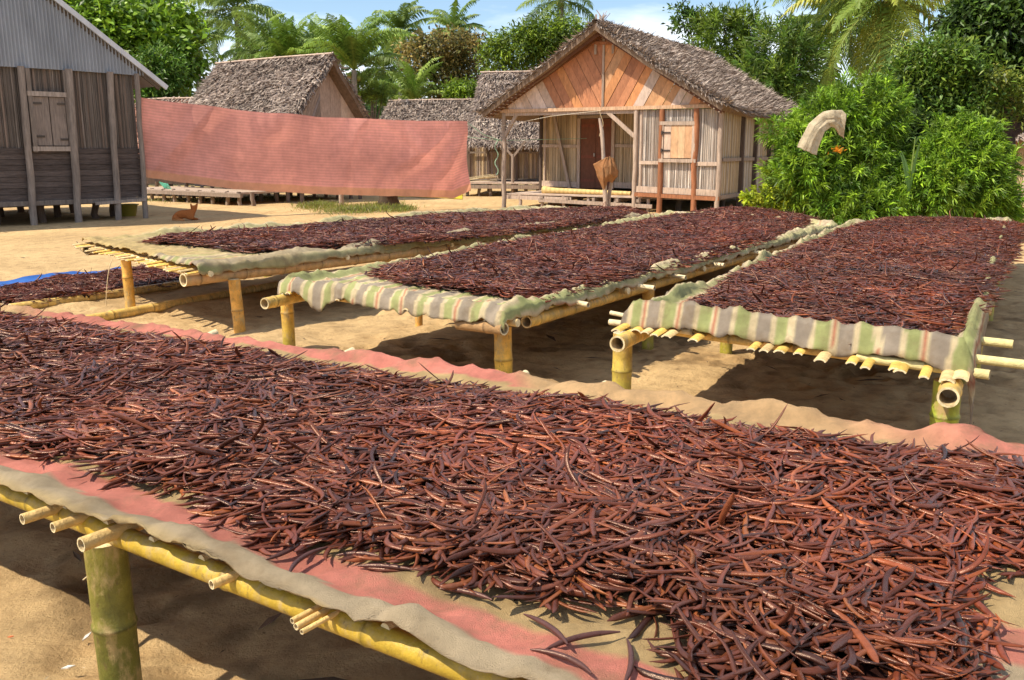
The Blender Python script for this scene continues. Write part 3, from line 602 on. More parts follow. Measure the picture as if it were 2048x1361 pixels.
# ------------------------------------------------------------------ houses
class Fr:
    def __init__(s, o, ang):          # front runs along u, depth along v (away from the viewer)
        s.o = np.array([o[0], o[1], 0.]); s.u = np.array([math.cos(ang), math.sin(ang), 0]); s.v = np.array([-math.sin(ang), math.cos(ang), 0])
    def P(s, a, w, z): return s.o + s.u * a + s.v * w + np.array([0, 0, z])
def bx(mb, F, a0, a1, w0, w1, z0, z1, col):
    beam(mb, F.P((a0 + a1) / 2, w0, (z0 + z1) / 2), F.P((a0 + a1) / 2, w1, (z0 + z1) / 2), a1 - a0, z1 - z0, col)
GW = np.array([0.30, 0.23, 0.185]); RW = np.array([0.36, 0.15, 0.075]); PW = np.array([0.50, 0.38, 0.30]); DK = np.array([0.10, 0.07, 0.055])
def reeds(mb, F, a0, a1, w, z0, z1, facing, rw, cols, side=False, gap=0.07, lean=0.004):
    # upright stalks side by side; 'side' means the panel runs along depth
    n = max(3, int((a1 - a0) / rw)); e = np.sort(np.concatenate([[a0], a0 + (a1 - a0) * (np.arange(1, n) + 0.35 * rs.randn(n - 1)) / n, [a1]]))
    for k in range(n):
        wd = e[k + 1] - e[k]; g = wd * gap; bulge = 0.014; c = cols[rs.randint(len(cols))] * (0.78 + 0.42 * rs.rand())
        dz = rs.rand() * 0.02; l = rs.randn() * lean; zs = np.array([z0 + dz, (z0 + z1) / 2, z1 - dz]); V = []
        ph = rs.randn(3) * 0.004
        for i, z in enumerate(zs):
            for (a, o) in ((e[k] + g + ph[i], 0), ((e[k] + e[k + 1]) / 2 + ph[i], bulge), (e[k + 1] - g + ph[i], 0)):
                V.append(F.P(w + facing * o, a, z) if side else F.P(a, w + facing * o, z))
        i = np.arange(2)[:, None] * 3; j = np.arange(2)[None]
        mb.add(V, np.stack([i + j, i + j + 1, i + 3 + j + 1, i + 3 + j], -1).reshape(-1, 4), c)
    # dark backing sheet one step behind
    if side: V = [F.P(w - facing * .012, a0, z0), F.P(w - facing * .012, a1, z0), F.P(w - facing * .012, a1, z1), F.P(w - facing * .012, a0, z1)]
    else: V = [F.P(a0, w - facing * .012, z0), F.P(a1, w - facing * .012, z0), F.P(a1, w - facing * .012, z1), F.P(a0, w - facing * .012, z1)]
    mb.add(V, np.arange(4)[None], cols[0] * 0.6)
TH = np.array([[0.29, 0.225, 0.19], [0.38, 0.305, 0.26], [0.20, 0.15, 0.125], [0.33, 0.265, 0.23], [0.46, 0.38, 0.32]])
def thatch(mb, q, n, ln, wd, thick=0.16, edge=True, cols=TH, lift=0.10, sag=0.0, under=np.array([0.20, 0.14, 0.10])):
    # q: ridge0, ridge1, eave0, eave1 ; a slab with layered leaves lying down the slope
    r0, r1, e0, e1 = [np.array(p, float) for p in q]
    N_ = nrm(np.cross(r1 - r0, e0 - r0)); N_ = N_ if N_[2] > 0 else -N_
    dn = nrm((e0 + e1) / 2 - (r0 + r1) / 2); al = nrm(r1 - r0)
    def S(a, b): # a along, b down the slope
        a = np.asarray(a)[..., None]; b = np.asarray(b)[..., None]
        p = (r0 * (1 - a) + r1 * a) * (1 - b) + (e0 * (1 - a) + e1 * a) * b
        return p + N_ * (-sag * np.sin(a * PI) * 1.0 - sag * 0.5 * np.sin(b * PI)) + N_ * 0.05 * fbm(a * 6, b * 4, 77, 3)
    A_, B_ = np.meshgrid(np.linspace(0, 1, 25), np.linspace(0, 1, 15)); Pt = S(A_, B_); nx = 25; i = np.arange(14)[:, None] * nx; j = np.arange(24)[None]
    FF = np.stack([i + j, i + j + 1, i + nx + j + 1, i + nx + j], -1).reshape(-1, 4)
    mb.add(Pt, FF, cols[2]); mb.add(Pt - N_ * thick, FF, under)
    for (row) in (Pt[0], Pt[-1], Pt[:, 0], Pt[:, -1]):
        k = len(row); V = np.vstack([row, row - N_ * thick]); a = np.arange(k - 1); mb.add(V, np.stack([a, a + 1, k + a + 1, k + a], -1), under)
    a = rs.rand(n); b = rs.rand(n) ** 0.95 * 1.0
    if edge:
        ne = n // 7; b[:ne] = 1.0 - rs.rand(ne) * 0.03; k = n // 16; a[ne:ne + k] = rs.rand(k) * 0.012; a[ne + k:ne + 2 * k] = 1 - rs.rand(k) * 0.012; b[ne + 2 * k:ne + 3 * k] = rs.rand(k) * .03
    vg = np.minimum(a, 1 - a) < .016; p = S(a, b); th = rs.randn(n) * 0.55; th = np.where(vg, np.sign(a - .5) * (.9 + .5 * rs.rand(n)), th); d = dn * np.cos(th)[:, None] + al * np.sin(th)[:, None]; s_ = np.cross(N_, d)
    L_ = ln * (0.5 + 0.8 * rs.rand(n)); W_ = wd * (0.5 + 0.9 * rs.rand(n)); st = []
    h0 = 0.01 + 0.05 * rs.rand(n); up = lift * np.abs(rs.randn(n)); dr = np.where(b > .97, 0.25, 0.0) * rs.rand(n); vg_ = (np.minimum(a, 1 - a) < .016) & (b < .97); dr = np.where(vg_, .55 + .3 * rs.rand(n), dr); L_ = np.where(vg_, L_ * .6, L_); 
    for (f, wf, hf) in ((-0.1, 0.6, 0.0), (0.45, 1.0, 0.5), (1.0, 0.15, 1.0)):
        c = p + d * (L_ * f)[:, None] + N_ * (h0 + up * hf * (0.6 if f < 1 else 1))[:, None] + np.array([0, 0, -1.0]) * (dr * f * L_)[:, None]
        tw = s_ + N_ * (rs.randn(n) * 0.5)[:, None]
        st += [c - tw * (W_ * wf / 2)[:, None], c + tw * (W_ * wf / 2)[:, None]]
    V = np.stack(st, 1); Fq = np.array([[0, 1, 3, 2], [2, 3, 5, 4]]); F = (Fq[None] + (np.arange(n) * 6)[:, None, None]).reshape(-1, 4)
    cc = cols[rs.randint(len(cols), size=n)] * (0.65 + 0.65 * rs.rand(n))[:, None] * (1 + 0.3 * fbm(p[:, 0] * .8, p[:, 1] * .8 + p[:, 2], 5, 3))[:, None]
    mb.add(V.reshape(-1, 3), F, np.repeat(cc, 6, 0))
def ridge_fringe(mb, r0, r1, n, ln, N2=TH):
    # leaves folded over the ridge
    r0 = np.array(r0); r1 = np.array(r1); al = nrm(r1 - r0); sd = nrm(np.cross(al, [0, 0, 1.0]))
    for s in (-1, 1):
        a = rs.rand(n)[:, None]; p = r0 * (1 - a) + r1 * a + np.array([0, 0, 0.05]) + rs.randn(n, 3) * 0.03
        d = nrm(sd * s * 0.75 + np.array([0, 0, -0.55]) + al * rs.randn(n, 1) * 0.35); w_ = 0.02 + 0.02 * rs.rand(n, 1); L_ = ln * (0.5 + rs.rand(n, 1))
        t = nrm(np.cross(d, [0, 0, 1.0])); V = np.stack([p - t * w_, p + t * w_, p + d * L_ + t * w_ * .4, p + d * L_ - t * w_ * .4], 1)
        mb.add(V.reshape(-1, 3), np.arange(4 * n).reshape(n, 4), np.repeat(N2[rs.randint(len(N2), size=n)] * (0.7 + .5 * rs.rand(n, 1)), 4, 0))

# ---- the main house
F = Fr((-0.27, 26.33), math.radians(-30)); H = empty('village_house', F.P(3, 3, 0), 'orange boarded gable house with a porch, reed walls and grey thatch', 'house')
W_, DP = 6.35, 8.2
PKZ, EZ, FZ = 4.80, 2.66, 2.70
m = MB()       # roof, left slope then right slope, with overhang in front
ov = -0.45
ridge0, ridge1 = F.P(3.13, ov - .15, PKZ), F.P(3.13, DP + .3, PKZ)
thatch(m, (ridge0, ridge1, F.P(-0.42, ov, 2.60), F.P(-0.42, DP + .3, 2.60)), 9000, 0.24, 0.030, 0.14, sag=0.04, cols=TH)
thatch(m, (ridge0, ridge1, F.P(6.55, ov, 2.66), F.P(6.75, DP + .3, 2.52)), 30000, 0.24, 0.028, 0.16, sag=0.06)
ridge_fringe(m, ridge0, ridge1, 1200, 0.30)
for k in range(10):
    p = F.P(3.1 + rs.randn() * .12, ov + rs.rand() * .5, PKZ + .05); q = p + np.array([rs.randn() * .12, 0, 0.14 + .16 * rs.rand()]); beam(m, p, q, 0.05, 0.015, TH[rs.randint(5)] * 1.3)
roof = m.build('roof', M['thatch'], H, smooth=False)
m = MB()       # rafter boards under the front verge, and the ribs of the left overhang
for sgn, e in ((-1, -0.33), (1, 6.48)):
    for (wv, dz_) in ((-0.10, -.20), (ov + .10, -.22)):
        beam(m, F.P(3.13, wv, PKZ + dz_ - .02), F.P(e, wv, 2.66 + dz_ + .08), 0.05, 0.11, RW * (0.45 if wv > -.2 else .35))
m.build('rafter', M['board'], roof)
m = MB()
for k in range(26):
    f = (k + .5) / 26
    for e in (-0.33, 6.48):
        a = 3.13 + (e - 3.13) * f; z = PKZ - .17 + (2.58 - PKZ + .06) * f; beam(m, F.P(a, ov + .02, z), F.P(a, -0.02, z), 0.03, 0.025, PW * .9)
m.build('batten', M['wood'], roof)
# gable boards
G_ = H
tri = [(0.02, FZ), (6.30, FZ), (3.13, PKZ - .26)]
cols = [RW * 1.15, np.array([.52, .24, .10]), np.array([.55, .40, .31]), np.array([.60, .46, .38]), np.array([.50, .22, .09]), np.array([.42, .18, .09]), np.array([.56, .30, .15])]
mg = MB()
seqL = [6, 3, 3, 2, 3, 3, 2, 5, 0, 4, 5, 0, 5, 0, 5, 0]; seqR = [4, 1, 6, 4, 0, 5, 4, 3, 6, 6, 6, 3, 2, 4, 1, 4, 1]
def gboards(x0, x1, slope, seq, wd, org):
    # slope: direction of boards in (a,z)
    dx, dz = slope; L = math.hypot(dx, dz); dx /= L; dz /= L; nx_, nz_ = dz, -dx
    if nx_ < 0: nx_, nz_ = -nx_, -nz_
    t = org; k = 0
    half = clip(clip(tri, 1, 0, x1), -1, 0, -x0)
    vals = [nx_ * p[0] + nz_ * p[1] for p in half]; t = min(vals)
    while t < max(vals):
        w2 = wd * (0.85 + 0.3 * rs.rand()); poly = clip(clip(half, nx_, nz_, t + w2 - 0.008), -nx_, -nz_, -t)
        if len(poly) >= 3:
            off = -0.02 - 0.012 * (k % 2); polyprism(mg, [F.P(p[0], off, p[1]) for p in poly], -F.v, 0.018, cols[seq[k % len(seq)]] * (0.85 + .3 * rs.rand()))
        t += w2; k += 1
gboards(0.02, 3.10, (0.50, -0.86), seqL, 0.215, 0); gboards(3.16, 6.30, (0.50, 0.86), seqR, 0.225, 0)
mg.build('gable', M['board'], H, smooth=False)
m = MB(); beam(m, F.P(3.13, -.075, PKZ - .3), F.P(3.13, -.075, FZ - .04), 0.055, 0.03, PW * .95)
beam(m, F.P(2.72, -.10, 4.36), F.P(3.58, -.10, 4.31), 0.04, 0.075, RW)
for a in (2.90, 3.40): beam(m, F.P(a, -.085, 4.34), F.P(a, -.085, 4.06), 0.06, 0.03, PW * .85)
m.build('king_post', M['wood'], H)
m = MB(); beam(m, F.P(-0.02, -.07, FZ - .03), F.P(6.36, -.07, FZ - .03), 0.05, 0.09, np.array([.52, .34, .22])); beam(m, F.P(0, 0.0, FZ - .12), F.P(4.1, 0.0, FZ - .12), 0.09, 0.09, PW * .8); m.build('beam', M['wood'], H)
# posts
def post(F, a, w, z0, z1, s, col, parent, lean=0, name='post', th=None):
    m = MB(); zs = np.linspace(z0, z1, 7); o = rs.randn(7, 2) * 0.010
    pts = [F.P(a + lean * (z - z0) / (z1 - z0) + o[i, 0], w + o[i, 1], z) for i, z in enumerate(zs)]
    tube(m, pts, s / 2 * (1 + rs.randn(7) * .05), np.array([col * (0.9 + .2 * rs.rand()) for _ in zs]), 8); return m.build(name, M['wood'], parent)
post(F, 0.03, 0.0, -0.25, 2.62, 0.125, GW * 1.15, H, 0.02)
post(F, 4.09, -0.02, -0.2, 2.62, 0.13, PW * .85, H); post(F, 4.22, 0.02, 0.1, 2.62, 0.09, PW * .9, H)
post(F, 4.80, -0.03, -0.2, 2.62, 0.14, RW * .85, H); post(F, 5.72, -0.03, -0.2, 2.62, 0.14, RW * 1.0, H); post(F, 6.36, -0.02, -0.2, 2.62, 0.13, PW * .8, H)
m = MB(); beam(m, F.P(0.50, 0.0, 2.62), F.P(0.04, 0.0, 1.92), 0.07, 0.09, PW * .75); m.build('brace', M['wood'], H)
m = MB(); beam(m, F.P(3.22, -0.02, 2.62), F.P(4.04, -0.02, 1.95), 0.06, 0.10, PW * .85); m.build('brace', M['wood'], H)
# walls
RC = [np.array([.60, .52, .45]), np.array([.70, .62, .55]), np.array([.42, .34, .28]), np.array([.76, .69, .62])]
RY = [np.array([.52, .40, .25]), np.array([.58, .45, .30]), np.array([.46, .34, .21])]
m = MB(); reeds(m, F, 4.14, 6.34, 0.03, 0.50, 2.62, -1, 0.026, RC, gap=0.13); m.build('front_wall', M['reed'], H, smooth=False)
m = MB(); beam(m, F.P(4.2, -.02, 1.27), F.P(4.79, -.02, 1.27), .03, .09, PW); beam(m, F.P(5.73, -.02, 1.25), F.P(6.32, -.02, 1.25), .03, .10, PW * 1.05)
beam(m, F.P(4.14, -.015, .58), F.P(6.34, -.015, .52), .04, .16, PW * 1.0); beam(m, F.P(4.10, -.045, .44), F.P(6.40, -.045, .38), .06, .10, RW * .9); m.build('rail', M['wood'], H)
RWD = 2.4     # recessed porch wall
for (a0, a1) in ((.02, 1.26), (2.42, 4.10)): m = MB(); reeds(m, F, a0, a1, RWD, 0.50, 2.66, -1, 0.04, RY, gap=.05); m.build('porch_wall', M['reed'], H, smooth=False)
m = MB(); reeds(m, F, 0.03, RWD, 4.14, 0.45, 2.62, -1, 0.045, RY, side=True); m.build('porch_side_wall', M['reed'], H, smooth=False)
m = MB()
for (a0, a1) in ((0.03, 1.24), (2.46, 3.2)): beam(m, F.P(a0, RWD - .05, 1.72), F.P(a1, RWD - .05, 1.70), .03, .09, PW); beam(m, F.P(a0, RWD - .05, .58), F.P(a1, RWD - .05, .56), .03, .17, PW * 1.1)
m.build('rail', M['wood'], H)
post(F, -0.02, RWD, -.2, 2.66, .13, DK, H); post(F, 0.12, RWD - .03, .4, 2.66, .07, PW, H)
m = MB(); beam(m, F.P(0.46, RWD - .12, 2.66), F.P(1.02, RWD - .12, 0.44), 0.09, 0.05, PW * .9, up=F.v); m.build('brace', M['wood'], H)
m = MB()
for a in (1.28, 2.40): beam(m, F.P(a, RWD - .06, 0.45), F.P(a, RWD - .06, 2.60), 0.10, 0.05, PW * 1.05, up=F.v)
beam(m, F.P(1.23, RWD - .06, 2.56), F.P(2.45, RWD - .06, 2.56), 0.05, 0.09, PW * .8)
dr = m.build('door_frame', M['wood'], H)
m = MB()
for k in range(2):
    a0 = 1.34 + k * .50; bx(m, F, a0, a0 + .49, RWD - .045, RWD - .01, .46, 2.50, np.array([.18, .065, .033])); 
    for z in (.7, 1.4, 2.3): bx(m, F, a0 + .03, a0 + .46, RWD - .06, RWD - .043, z - .04, z + .04, np.array([.22, .065, .035]))
d_ = m.build('door', M['board'], H)
m = MB(); bx(m, F, 1.79, 1.82, RWD - .10, RWD - .05, 1.40, 1.50, np.array([.5, .45, .4])); m.build('handle', M['metal'], d_)
# side wall
m = MB(); reeds(m, F, 0.02, DP, 6.38, 0.42, 2.62, 1, 0.055, [c * .8 for c in RY] + [RC[0] * .8], side=True, gap=.08); m.build('side_wall', M['reed'], H, smooth=False)  # reed colours darkened to paint in the shade on this side
for w_ in (1.7, 3.0, 4.5, 5.7, 7.0, 8.2): 
    m = MB(); beam(m, F.P(6.43, w_, -.15), F.P(6.43, w_, 2.6), .12, .10, DK * 1.1, up=F.v, jit=.01); m.build('post', M['wood'], H)
m = MB(); beam(m, F.P(6.425, .05, 1.35), F.P(6.425, DP, 1.35), .03, .09, GW); beam(m, F.P(6.42, .0, .42), F.P(6.42, DP, .42), .05, .10, GW); m.build('rail', M['wood'], H)
m = MB(); reeds(m, F, 0.02, DP, 0.0 - .03, 0.42, 2.62, -1, 0.07, RY, side=True) if False else bx(m, F, 0.0, 6.3, DP - .05, DP, .4, 2.6, PW * .7)
bx(m, F, -.02, .03, RWD + .05, DP - .05, .4, 2.6, PW * .7); m.build('rear_wall', M['wood'], H)
m = MB(); bx(m, F, 0.03, 6.33, RWD - .05, DP - .06, .32, .40, GW * .7); bx(m, F, 4.15, 6.3, .06, RWD - .05, .32, .40, GW * .7); m.build('floor', M['wood'], H)
for (a, w_) in ((4.9, 1.2), (5.9, 1.4), (4.4, 2.6), (5.5, 3.2), (1, 3), (2.6, 3.2), (3.6, 5), (6, 5.2), (2, 5.5)): post(F, a, w_, -.2, .34, .16, GW * .6, H, name='stilt')
# shuttered window
m = MB()
for a in (4.83, 5.68): beam(m, F.P(a, -.065, 1.30), F.P(a, -.065, 2.30), .085, .05, PW * .95, up=F.v)
for z in (1.33, 2.27): beam(m, F.P(4.76, -.075, z), F.P(5.76, -.075, z - .01), .05, .09, PW * .85)
wn = m.build('window', M['wood'], H)
m = MB()
for k, c in enumerate((np.array([.58, .42, .32]), np.array([.56, .34, .19]), np.array([.58, .38, .22]), np.array([.54, .31, .17]))):
    bx(m, F, 4.89 + k * .187, 4.89 + k * .187 + .182, -.075, -.05, 1.39, 2.21, c)
sh = m.build('shutter', M['board'], wn)
for z in (1.58, 2.03):
    m = MB(); bx(m, F, 4.82, 5.06, -.092, -.077, z - .02, z + .02, np.array([.05, .035, .03])); bx(m, F, 4.82, 4.86, -.12, -.092, z - .05, z + .05, np.array([.05, .035, .03])); m.build('hinge', M['metal'], wn)
# porch deck
m = MB()
for k in range(7): bx(m, F, 0.05 + rs.rand() * .05, 4.55 - rs.rand() * .5 if k < 1 else 4.04, 0.02 + k * .34, 0.02 + k * .34 + .325, .335 + rs.rand() * .01, .365 + rs.rand() * .008, PW * (0.85 + .25 * rs.rand()))
deck = m.build('porch_deck', M['woodh'], H)
m = MB(); beam(m, F.P(0.02, .04, .27), F.P(2.2, .03, .25), .06, .11, PW * .9); beam(m, F.P(1.2, -.02, .21), F.P(4.6, -.02, .13), .06, .10, PW * .75)
for a in (1.3, 2.1, 2.9, 3.6, 4.2): beam(m, F.P(a, -.05, .27), F.P(a, 2.2, .27), .08, .09, GW)
m.build('joist', M['wood'], deck)
for a, w_ in ((.55, .05), (1.25, .1), (1.95, .05), (2.7, .1), (3.5, .1), (4.45, .1), (.6, 1.8), (1.6, 1.9), (3, 1.9)): post(F, a, w_, -.2, .33, .10, PW * .8, deck, name='stilt')

# ---- thatched house on the left behind the pink net
def small_house(F, s0, s1, wm, hw, zr, zb, name, label, n, wallcol, ze=None, vis_gable=True, hutcols=TH, deckz=.45, wallz=None):
    Hh = empty(name, F.P((s0 + s1) / 2, wm, 0), label, 'house', None); m = MB(); ze = zb if ze is None else ze
    k = (zr - ze) / hw
    thatch(m, (F.P(s0, wm, zr), F.P(s1, wm, zr), F.P(s0 - .25, wm - hw, ze), F.P(s1 - .15, wm - hw, ze)), int(n * 1.5), .28, .036, .15, cols=hutcols, sag=.03)
    thatch(m, (F.P(s0, wm, zr), F.P(s1, wm, zr), F.P(s0 - .25, wm + hw, ze), F.P(s1 - .15, wm + hw, ze)), n // 4, .36, .045, .15, cols=hutcols, sag=.03)
    ridge_fringe(m, F.P(s0, wm, zr), F.P(s1, wm, zr), 260, .3); tube(m, [F.P(s0 - .1, wm - .1, zr + .04), F.P((s0 + s1) / 2, wm - .1, zr + .06), F.P(s1, wm - .08, zr + .05)], .03, PW * 1.1, 6)
    rf = m.build('roof', M['thatch'], Hh, smooth=False)
    return Hh, rf
a35 = math.radians(-35); F2 = Fr((-5.945, 29.0), a35)
H2, r2 = small_house(F2, -5.55, 0.05, 0.55, 2.45, 4.50, 2.15, 'thatched_house', 'steep grey thatched house standing behind the pink net, its gable half filled with pale boards', 9000, PW, ze=1.55)
m = MB(); gw = 1.75
tri2 = [(0.55 - gw, 2.35), (0.55 + gw, 2.35), (0.55, 4.25)]
for (y0, y1, c, dx) in ((0.55 - gw, .35, [GW * .85, GW * 1.1, np.array([.33, .28, .27])], .55), (.35, .55 + gw, [np.array([.56, .42, .33]), np.array([.52, .38, .30])], .05)):
    half = clip(clip(tri2, 1, 0, y1), -1, 0, -y0); nx_, nz_ = (0.88, -0.47) if dx > .3 else (1, 0); vals = [nx_ * p[0] + nz_ * p[1] for p in half]; t = min(vals); st = .09 if dx > .3 else .45
    while t < max(vals):
        poly = clip(clip(half, nx_, nz_, t + st - .01), -nx_, -nz_, -t)
        if len(poly) >= 3: polyprism(m, [F2.P(-.45 + (.015 if dx > .3 else 0), p[0], p[1]) for p in poly], F2.u, .02, c[rs.randint(len(c))] * (.8 + .35 * rs.rand()))
        t += st
m.build('gable', M['board'], H2, smooth=False)
m = MB()
for (o, c) in ((.45, GW), (.78, RW * .6 + GW * .4)): beam(m, F2.P(-.40, .62, 4.30 - .15), F2.P(-.40, .55 + o + 1.65, 2.35), .06, .04, c, up=F2.u)
beam(m, F2.P(-.42, .55 - 1.9, 2.32), F2.P(-.42, .55 + 1.9, 2.32), .05, .10, RW * .5)
for k in range(34):
    f = (k + .5) / 34; y = .6 + 2.35 * f; z = 4.32 - 2.80 * f; beam(m, F2.P(-.6, y, z), F2.P(-.02, y, z), .05, .03, np.array([.38, .26, .17]) * (.8 + .4 * rs.rand()))
m.build('rafter', M['wood'], r2)
m = MB(); reeds(m, F2, -5.2, -.5, -.95, .5, 2.3, -1, .07, RY, gap=.05); m.build('front_wall', M['reed'], H2, smooth=False)
m = MB(); reeds(m, F2, -.95, 2.1, -.48, .5, 2.3, 1, .07, RY, gap=.1, side=True); m.build('side_wall', M['reed'], H2, smooth=False)
m = MB(); bx(m, F2, -5.3, -.45, -1.0, 2.2, .38, .48, GW * .9); bx(m, F2, -6.4, -.6, -2.9, -1.1, .30, .36, PW * .9); bx(m, F2, -6.4, -.4, -3.0, -2.9, .22, .33, GW * .9); m.build('porch_deck', M['wood'], H2)
for a in np.arange(-6.2, .1, .62):
    for w_ in (-2.85, -1.0, 1.8): post(F2, a + rs.randn() * .08, w_, -.2, .38, .13, GW * (.6 + .4 * rs.rand()), H2, name='stilt')

# ---- low thatched roof in the middle distance and the house left behind the main one
F3 = Fr(D(770, 240, 41)[:2], math.radians(-12))
H3, r3 = small_house(F3, 0, 4.3, 1.4, 1.7, 3.75, 2.4, 'thatched_house', 'small far thatched house peeping over the right half of the pink net', 2600, PW)
m = MB(); bx(m, F3, .1, 4.1, .1, 2.7, .4, 2.6, PW * .7); m.build('wall', M['wood'], H3)
for a in (.2, 1.5, 2.9, 4.0): post(F3, a, .1, -.2, .5, .14, GW, H3, name='stilt')
F4 = Fr((-1.75, 33.6), math.radians(-8))
H4, r4 = small_house(F4, 0.45, 6.0, 1.6, 2.2, 4.4, 1.95, 'thatched_house', 'thatched house with reed walls half hidden behind the porch of the boarded house', 5200, PW, ze=1.82)
m = MB(); reeds(m, F4, 0.1, 5.6, .35, .55, 1.95, -1, .05, RY + [GW * 1.2], gap=.1); m.build('front_wall', M['reed'], H4, smooth=False)
m = MB()
for a in (0.12, .85, 1.9, 2.8, 4): beam(m, F4.P(a, .28, .1), F4.P(a, .28, 2.0), .09, .08, DK * 1.6, up=F4.v)
beam(m, F4.P(.1, .26, 1.5), F4.P(5.6, .26, 1.5), .04, .07, GW * .9); m.build('post', M['wood'], H4)
m = MB(); bx(m, F4, -.1, 5.6, -1.3, .3, .42, .47, PW); bx(m, F4, -.25, 5.6, -1.38, -1.3, .26, .38, GW); bx(m, F4, 0, 5.6, .35, 3, .4, .5, GW * .6); m.build('porch_deck', M['wood'], H4)
for a in np.arange(-.1, 3.6, .42): post(F4, a, -1.2 + .3 * rs.rand(), -.2, .42, .12, GW * .7, H4, name='stilt')
m = MB(); tube(m, [F4.P(1.95, -1.2, 0), F4.P(1.97, -1.2, 1.45)], .055, GW, 8); beam(m, F4.P(1.97, -1.2, 1.35), F4.P(1.5, -1.2, 1.9), .07, .07, GW); beam(m, F4.P(1.97, -1.2, 1.35), F4.P(2.4, -1.2, 1.9), .07, .07, GW); m.build('brace', M['wood'], H4)
# reddish thatch edge between the grey house and the net
F5 = Fr(D(250, 250, 33)[:2], math.radians(-20))
H5, r5 = small_house(F5, 0, 3.2, 1.1, 1.5, 3.35, 1.5, 'thatched_house', 'low house with a reddish leaf roof between the tin roofed house and the net', 2200, PW, hutcols=TH * np.array([1.7, 1.15, 1.0]))
m = MB(); bx(m, F5, .1, 3.0, .2, 2.4, .4, 2.0, GW * .7); m.build('wall', M['wood'], H5)
for a in (.2, 1.5, 2.8): post(F5, a, .2, -.2, .5, .14, GW, H5, name='stilt')
# far right cottage behind the trees
F6 = Fr(D(2006, 340, 30)[:2], math.radians(-25))
H6 = empty('reed_cottage', F6.P(1.5, 1, 0), 'reed walled cottage glimpsed at the right edge behind the dark trunk', 'house'); m = MB(); reeds(m, F6, 0, 4, 0, .3, 2.0, -1, .06, RY, gap=.05); m.build('front_wall', M['reed'], H6, smooth=False)
m = MB(); thatch(m, (F6.P(-.2, 1.5, 3.5), F6.P(4.2, 1.5, 3.5), F6.P(-.2, -.4, 1.95), F6.P(4.2, -.4, 1.95)), 1500, .35, .05); thatch(m, (F6.P(-.2, 1.5, 3.5), F6.P(4.2, 1.5, 3.5), F6.P(-.2, 3.4, 1.95), F6.P(4.2, 3.4, 1.95)), 400, .35, .05); m.build('roof', M['thatch'], H6, smooth=False)
m = MB(); beam(m, F6.P(0, -.05, -.1), F6.P(0, -.05, 2), .15, .12, RW, up=F6.v); beam(m, F6.P(.35, -.4, -.1), F6.P(.4, -.4, 2), .08, .08, PW, up=F6.v); m.build('post', M['wood'], H6)

GS = GW * np.array([.90, .97, 1.04])
# ---- tin roofed house on the left
u7 = math.atan2(0.7562, 0.6543); F7 = Fr((-10.98, 19.3), u7)      # v points away to the left
H7 = empty('tin_roofed_house', F7.P(0, 3, 0), 'weathered plank and reed house on stilts with a corrugated metal gable', 'house')
m = MB(); k = 0
e = np.arange(-3.5, 3.55, 0.0192); ph = np.sin(np.arange(len(e)) * PI / 2) * 0.034
V = []; sl = (5.98 - 3.34) / 3.62
for i, a in enumerate(e):
    zt = 5.98 - abs(a) * sl - .02; V += [F7.P(a, -.05 - ph[i], 3.30 + .01 * math.sin(a)), F7.P(a, -.05 - ph[i], max(zt, 3.32))]
i = np.arange(len(e) - 1) * 2; cc = np.array([.30, .32, .36]) * (1 + .12 * fbm(np.repeat(e, 2) * 3, np.tile([0, 1.], len(e)), 3))[:, None]
m.add(V, np.stack([i, i + 2, i + 3, i + 1], -1), cc); m.build('gable_sheet', M['metal'], H7)
m = MB()
for s in (-1, 1):
    r0, r1, e0, e1 = F7.P(0, -.16, 6.0), F7.P(0, 6.3, 6.0), F7.P(s * 4.0, -.16, 6.0 - 4.0 * .727), F7.P(s * 4.0, 6.3, 6.0 - 4.0 * .727)
    n_ = nrm(np.cross(r1 - r0, e0 - r0)); n_ = n_ if n_[2] > 0 else -n_; t = np.linspace(0, 1, 320); w_ = np.sin(np.arange(320) * PI / 2) * .012
    V = np.concatenate([r0 + (r1 - r0) * t[:, None] + n_ * w_[:, None], e0 + (e1 - e0) * t[:, None] + n_ * w_[:, None]]); i = np.arange(319); m.add(V, np.stack([i, i + 1, 320 + i + 1, 320 + i], -1), np.array([.45, .46, .48]))
rf = m.build('roof', M['metal'], H7)
m = MB(); beam(m, F7.P(0, -.17, 5.95), F7.P(4.02, -.17, 5.95 - 4.0 * .727), .04, .11, np.array([.55, .57, .62])); beam(m, F7.P(0, -.17, 5.95), F7.P(-4.02, -.17, 5.95 - 4.0 * .727), .04, .11, np.array([.5, .52, .55])); m.build('verge_board', M['metal'], rf)
m = MB(); beam(m, F7.P(.0, -.03, 5.86), F7.P(3.9, -.03, 5.86 - 3.9 * .727), .05, .08, GS * .5); m.build('rafter', M['wood'], rf)
HG = [GS * .62, GS * .8, GS * .5, np.array([.22, .165, .135])]
m = MB(); reeds(m, F7, -3.3, 3.28, .03, 1.62, 3.34, -1, .03, HG, gap=.05); m.build('front_wall', M['reed'], H7, smooth=False)
m = MB(); z = .50
while z < 1.60:
    h = .11 + .05 * rs.rand(); c = np.array([.10, .078, .07]) * (.7 + .7 * rs.rand()); beam(m, F7.P(-3.3, .0, z + h / 2), F7.P(3.28, .0 + rs.randn() * .004, z + h / 2), .03, h - .008, c); z += h
beam(m, F7.P(-3.3, .05, 1.05), F7.P(3.25, .05, 1.05), .03, 1.1, np.array([.06, .05, .045])); m.build('plank_wall', M['woodh'], H7)
m = MB(); reeds(m, F7, .05, 6, 3.28, .5, 3.2, 1, .06, HG, side=True); bx(m, F7, -3.3, 3.2, 5.9, 5.95, .4, 3.3, GS); bx(m, F7, -3.35, -3.3, 0.1, 5.9, .4, 3.3, GS); m.build('side_wall', M['reed'], H7, smooth=False)
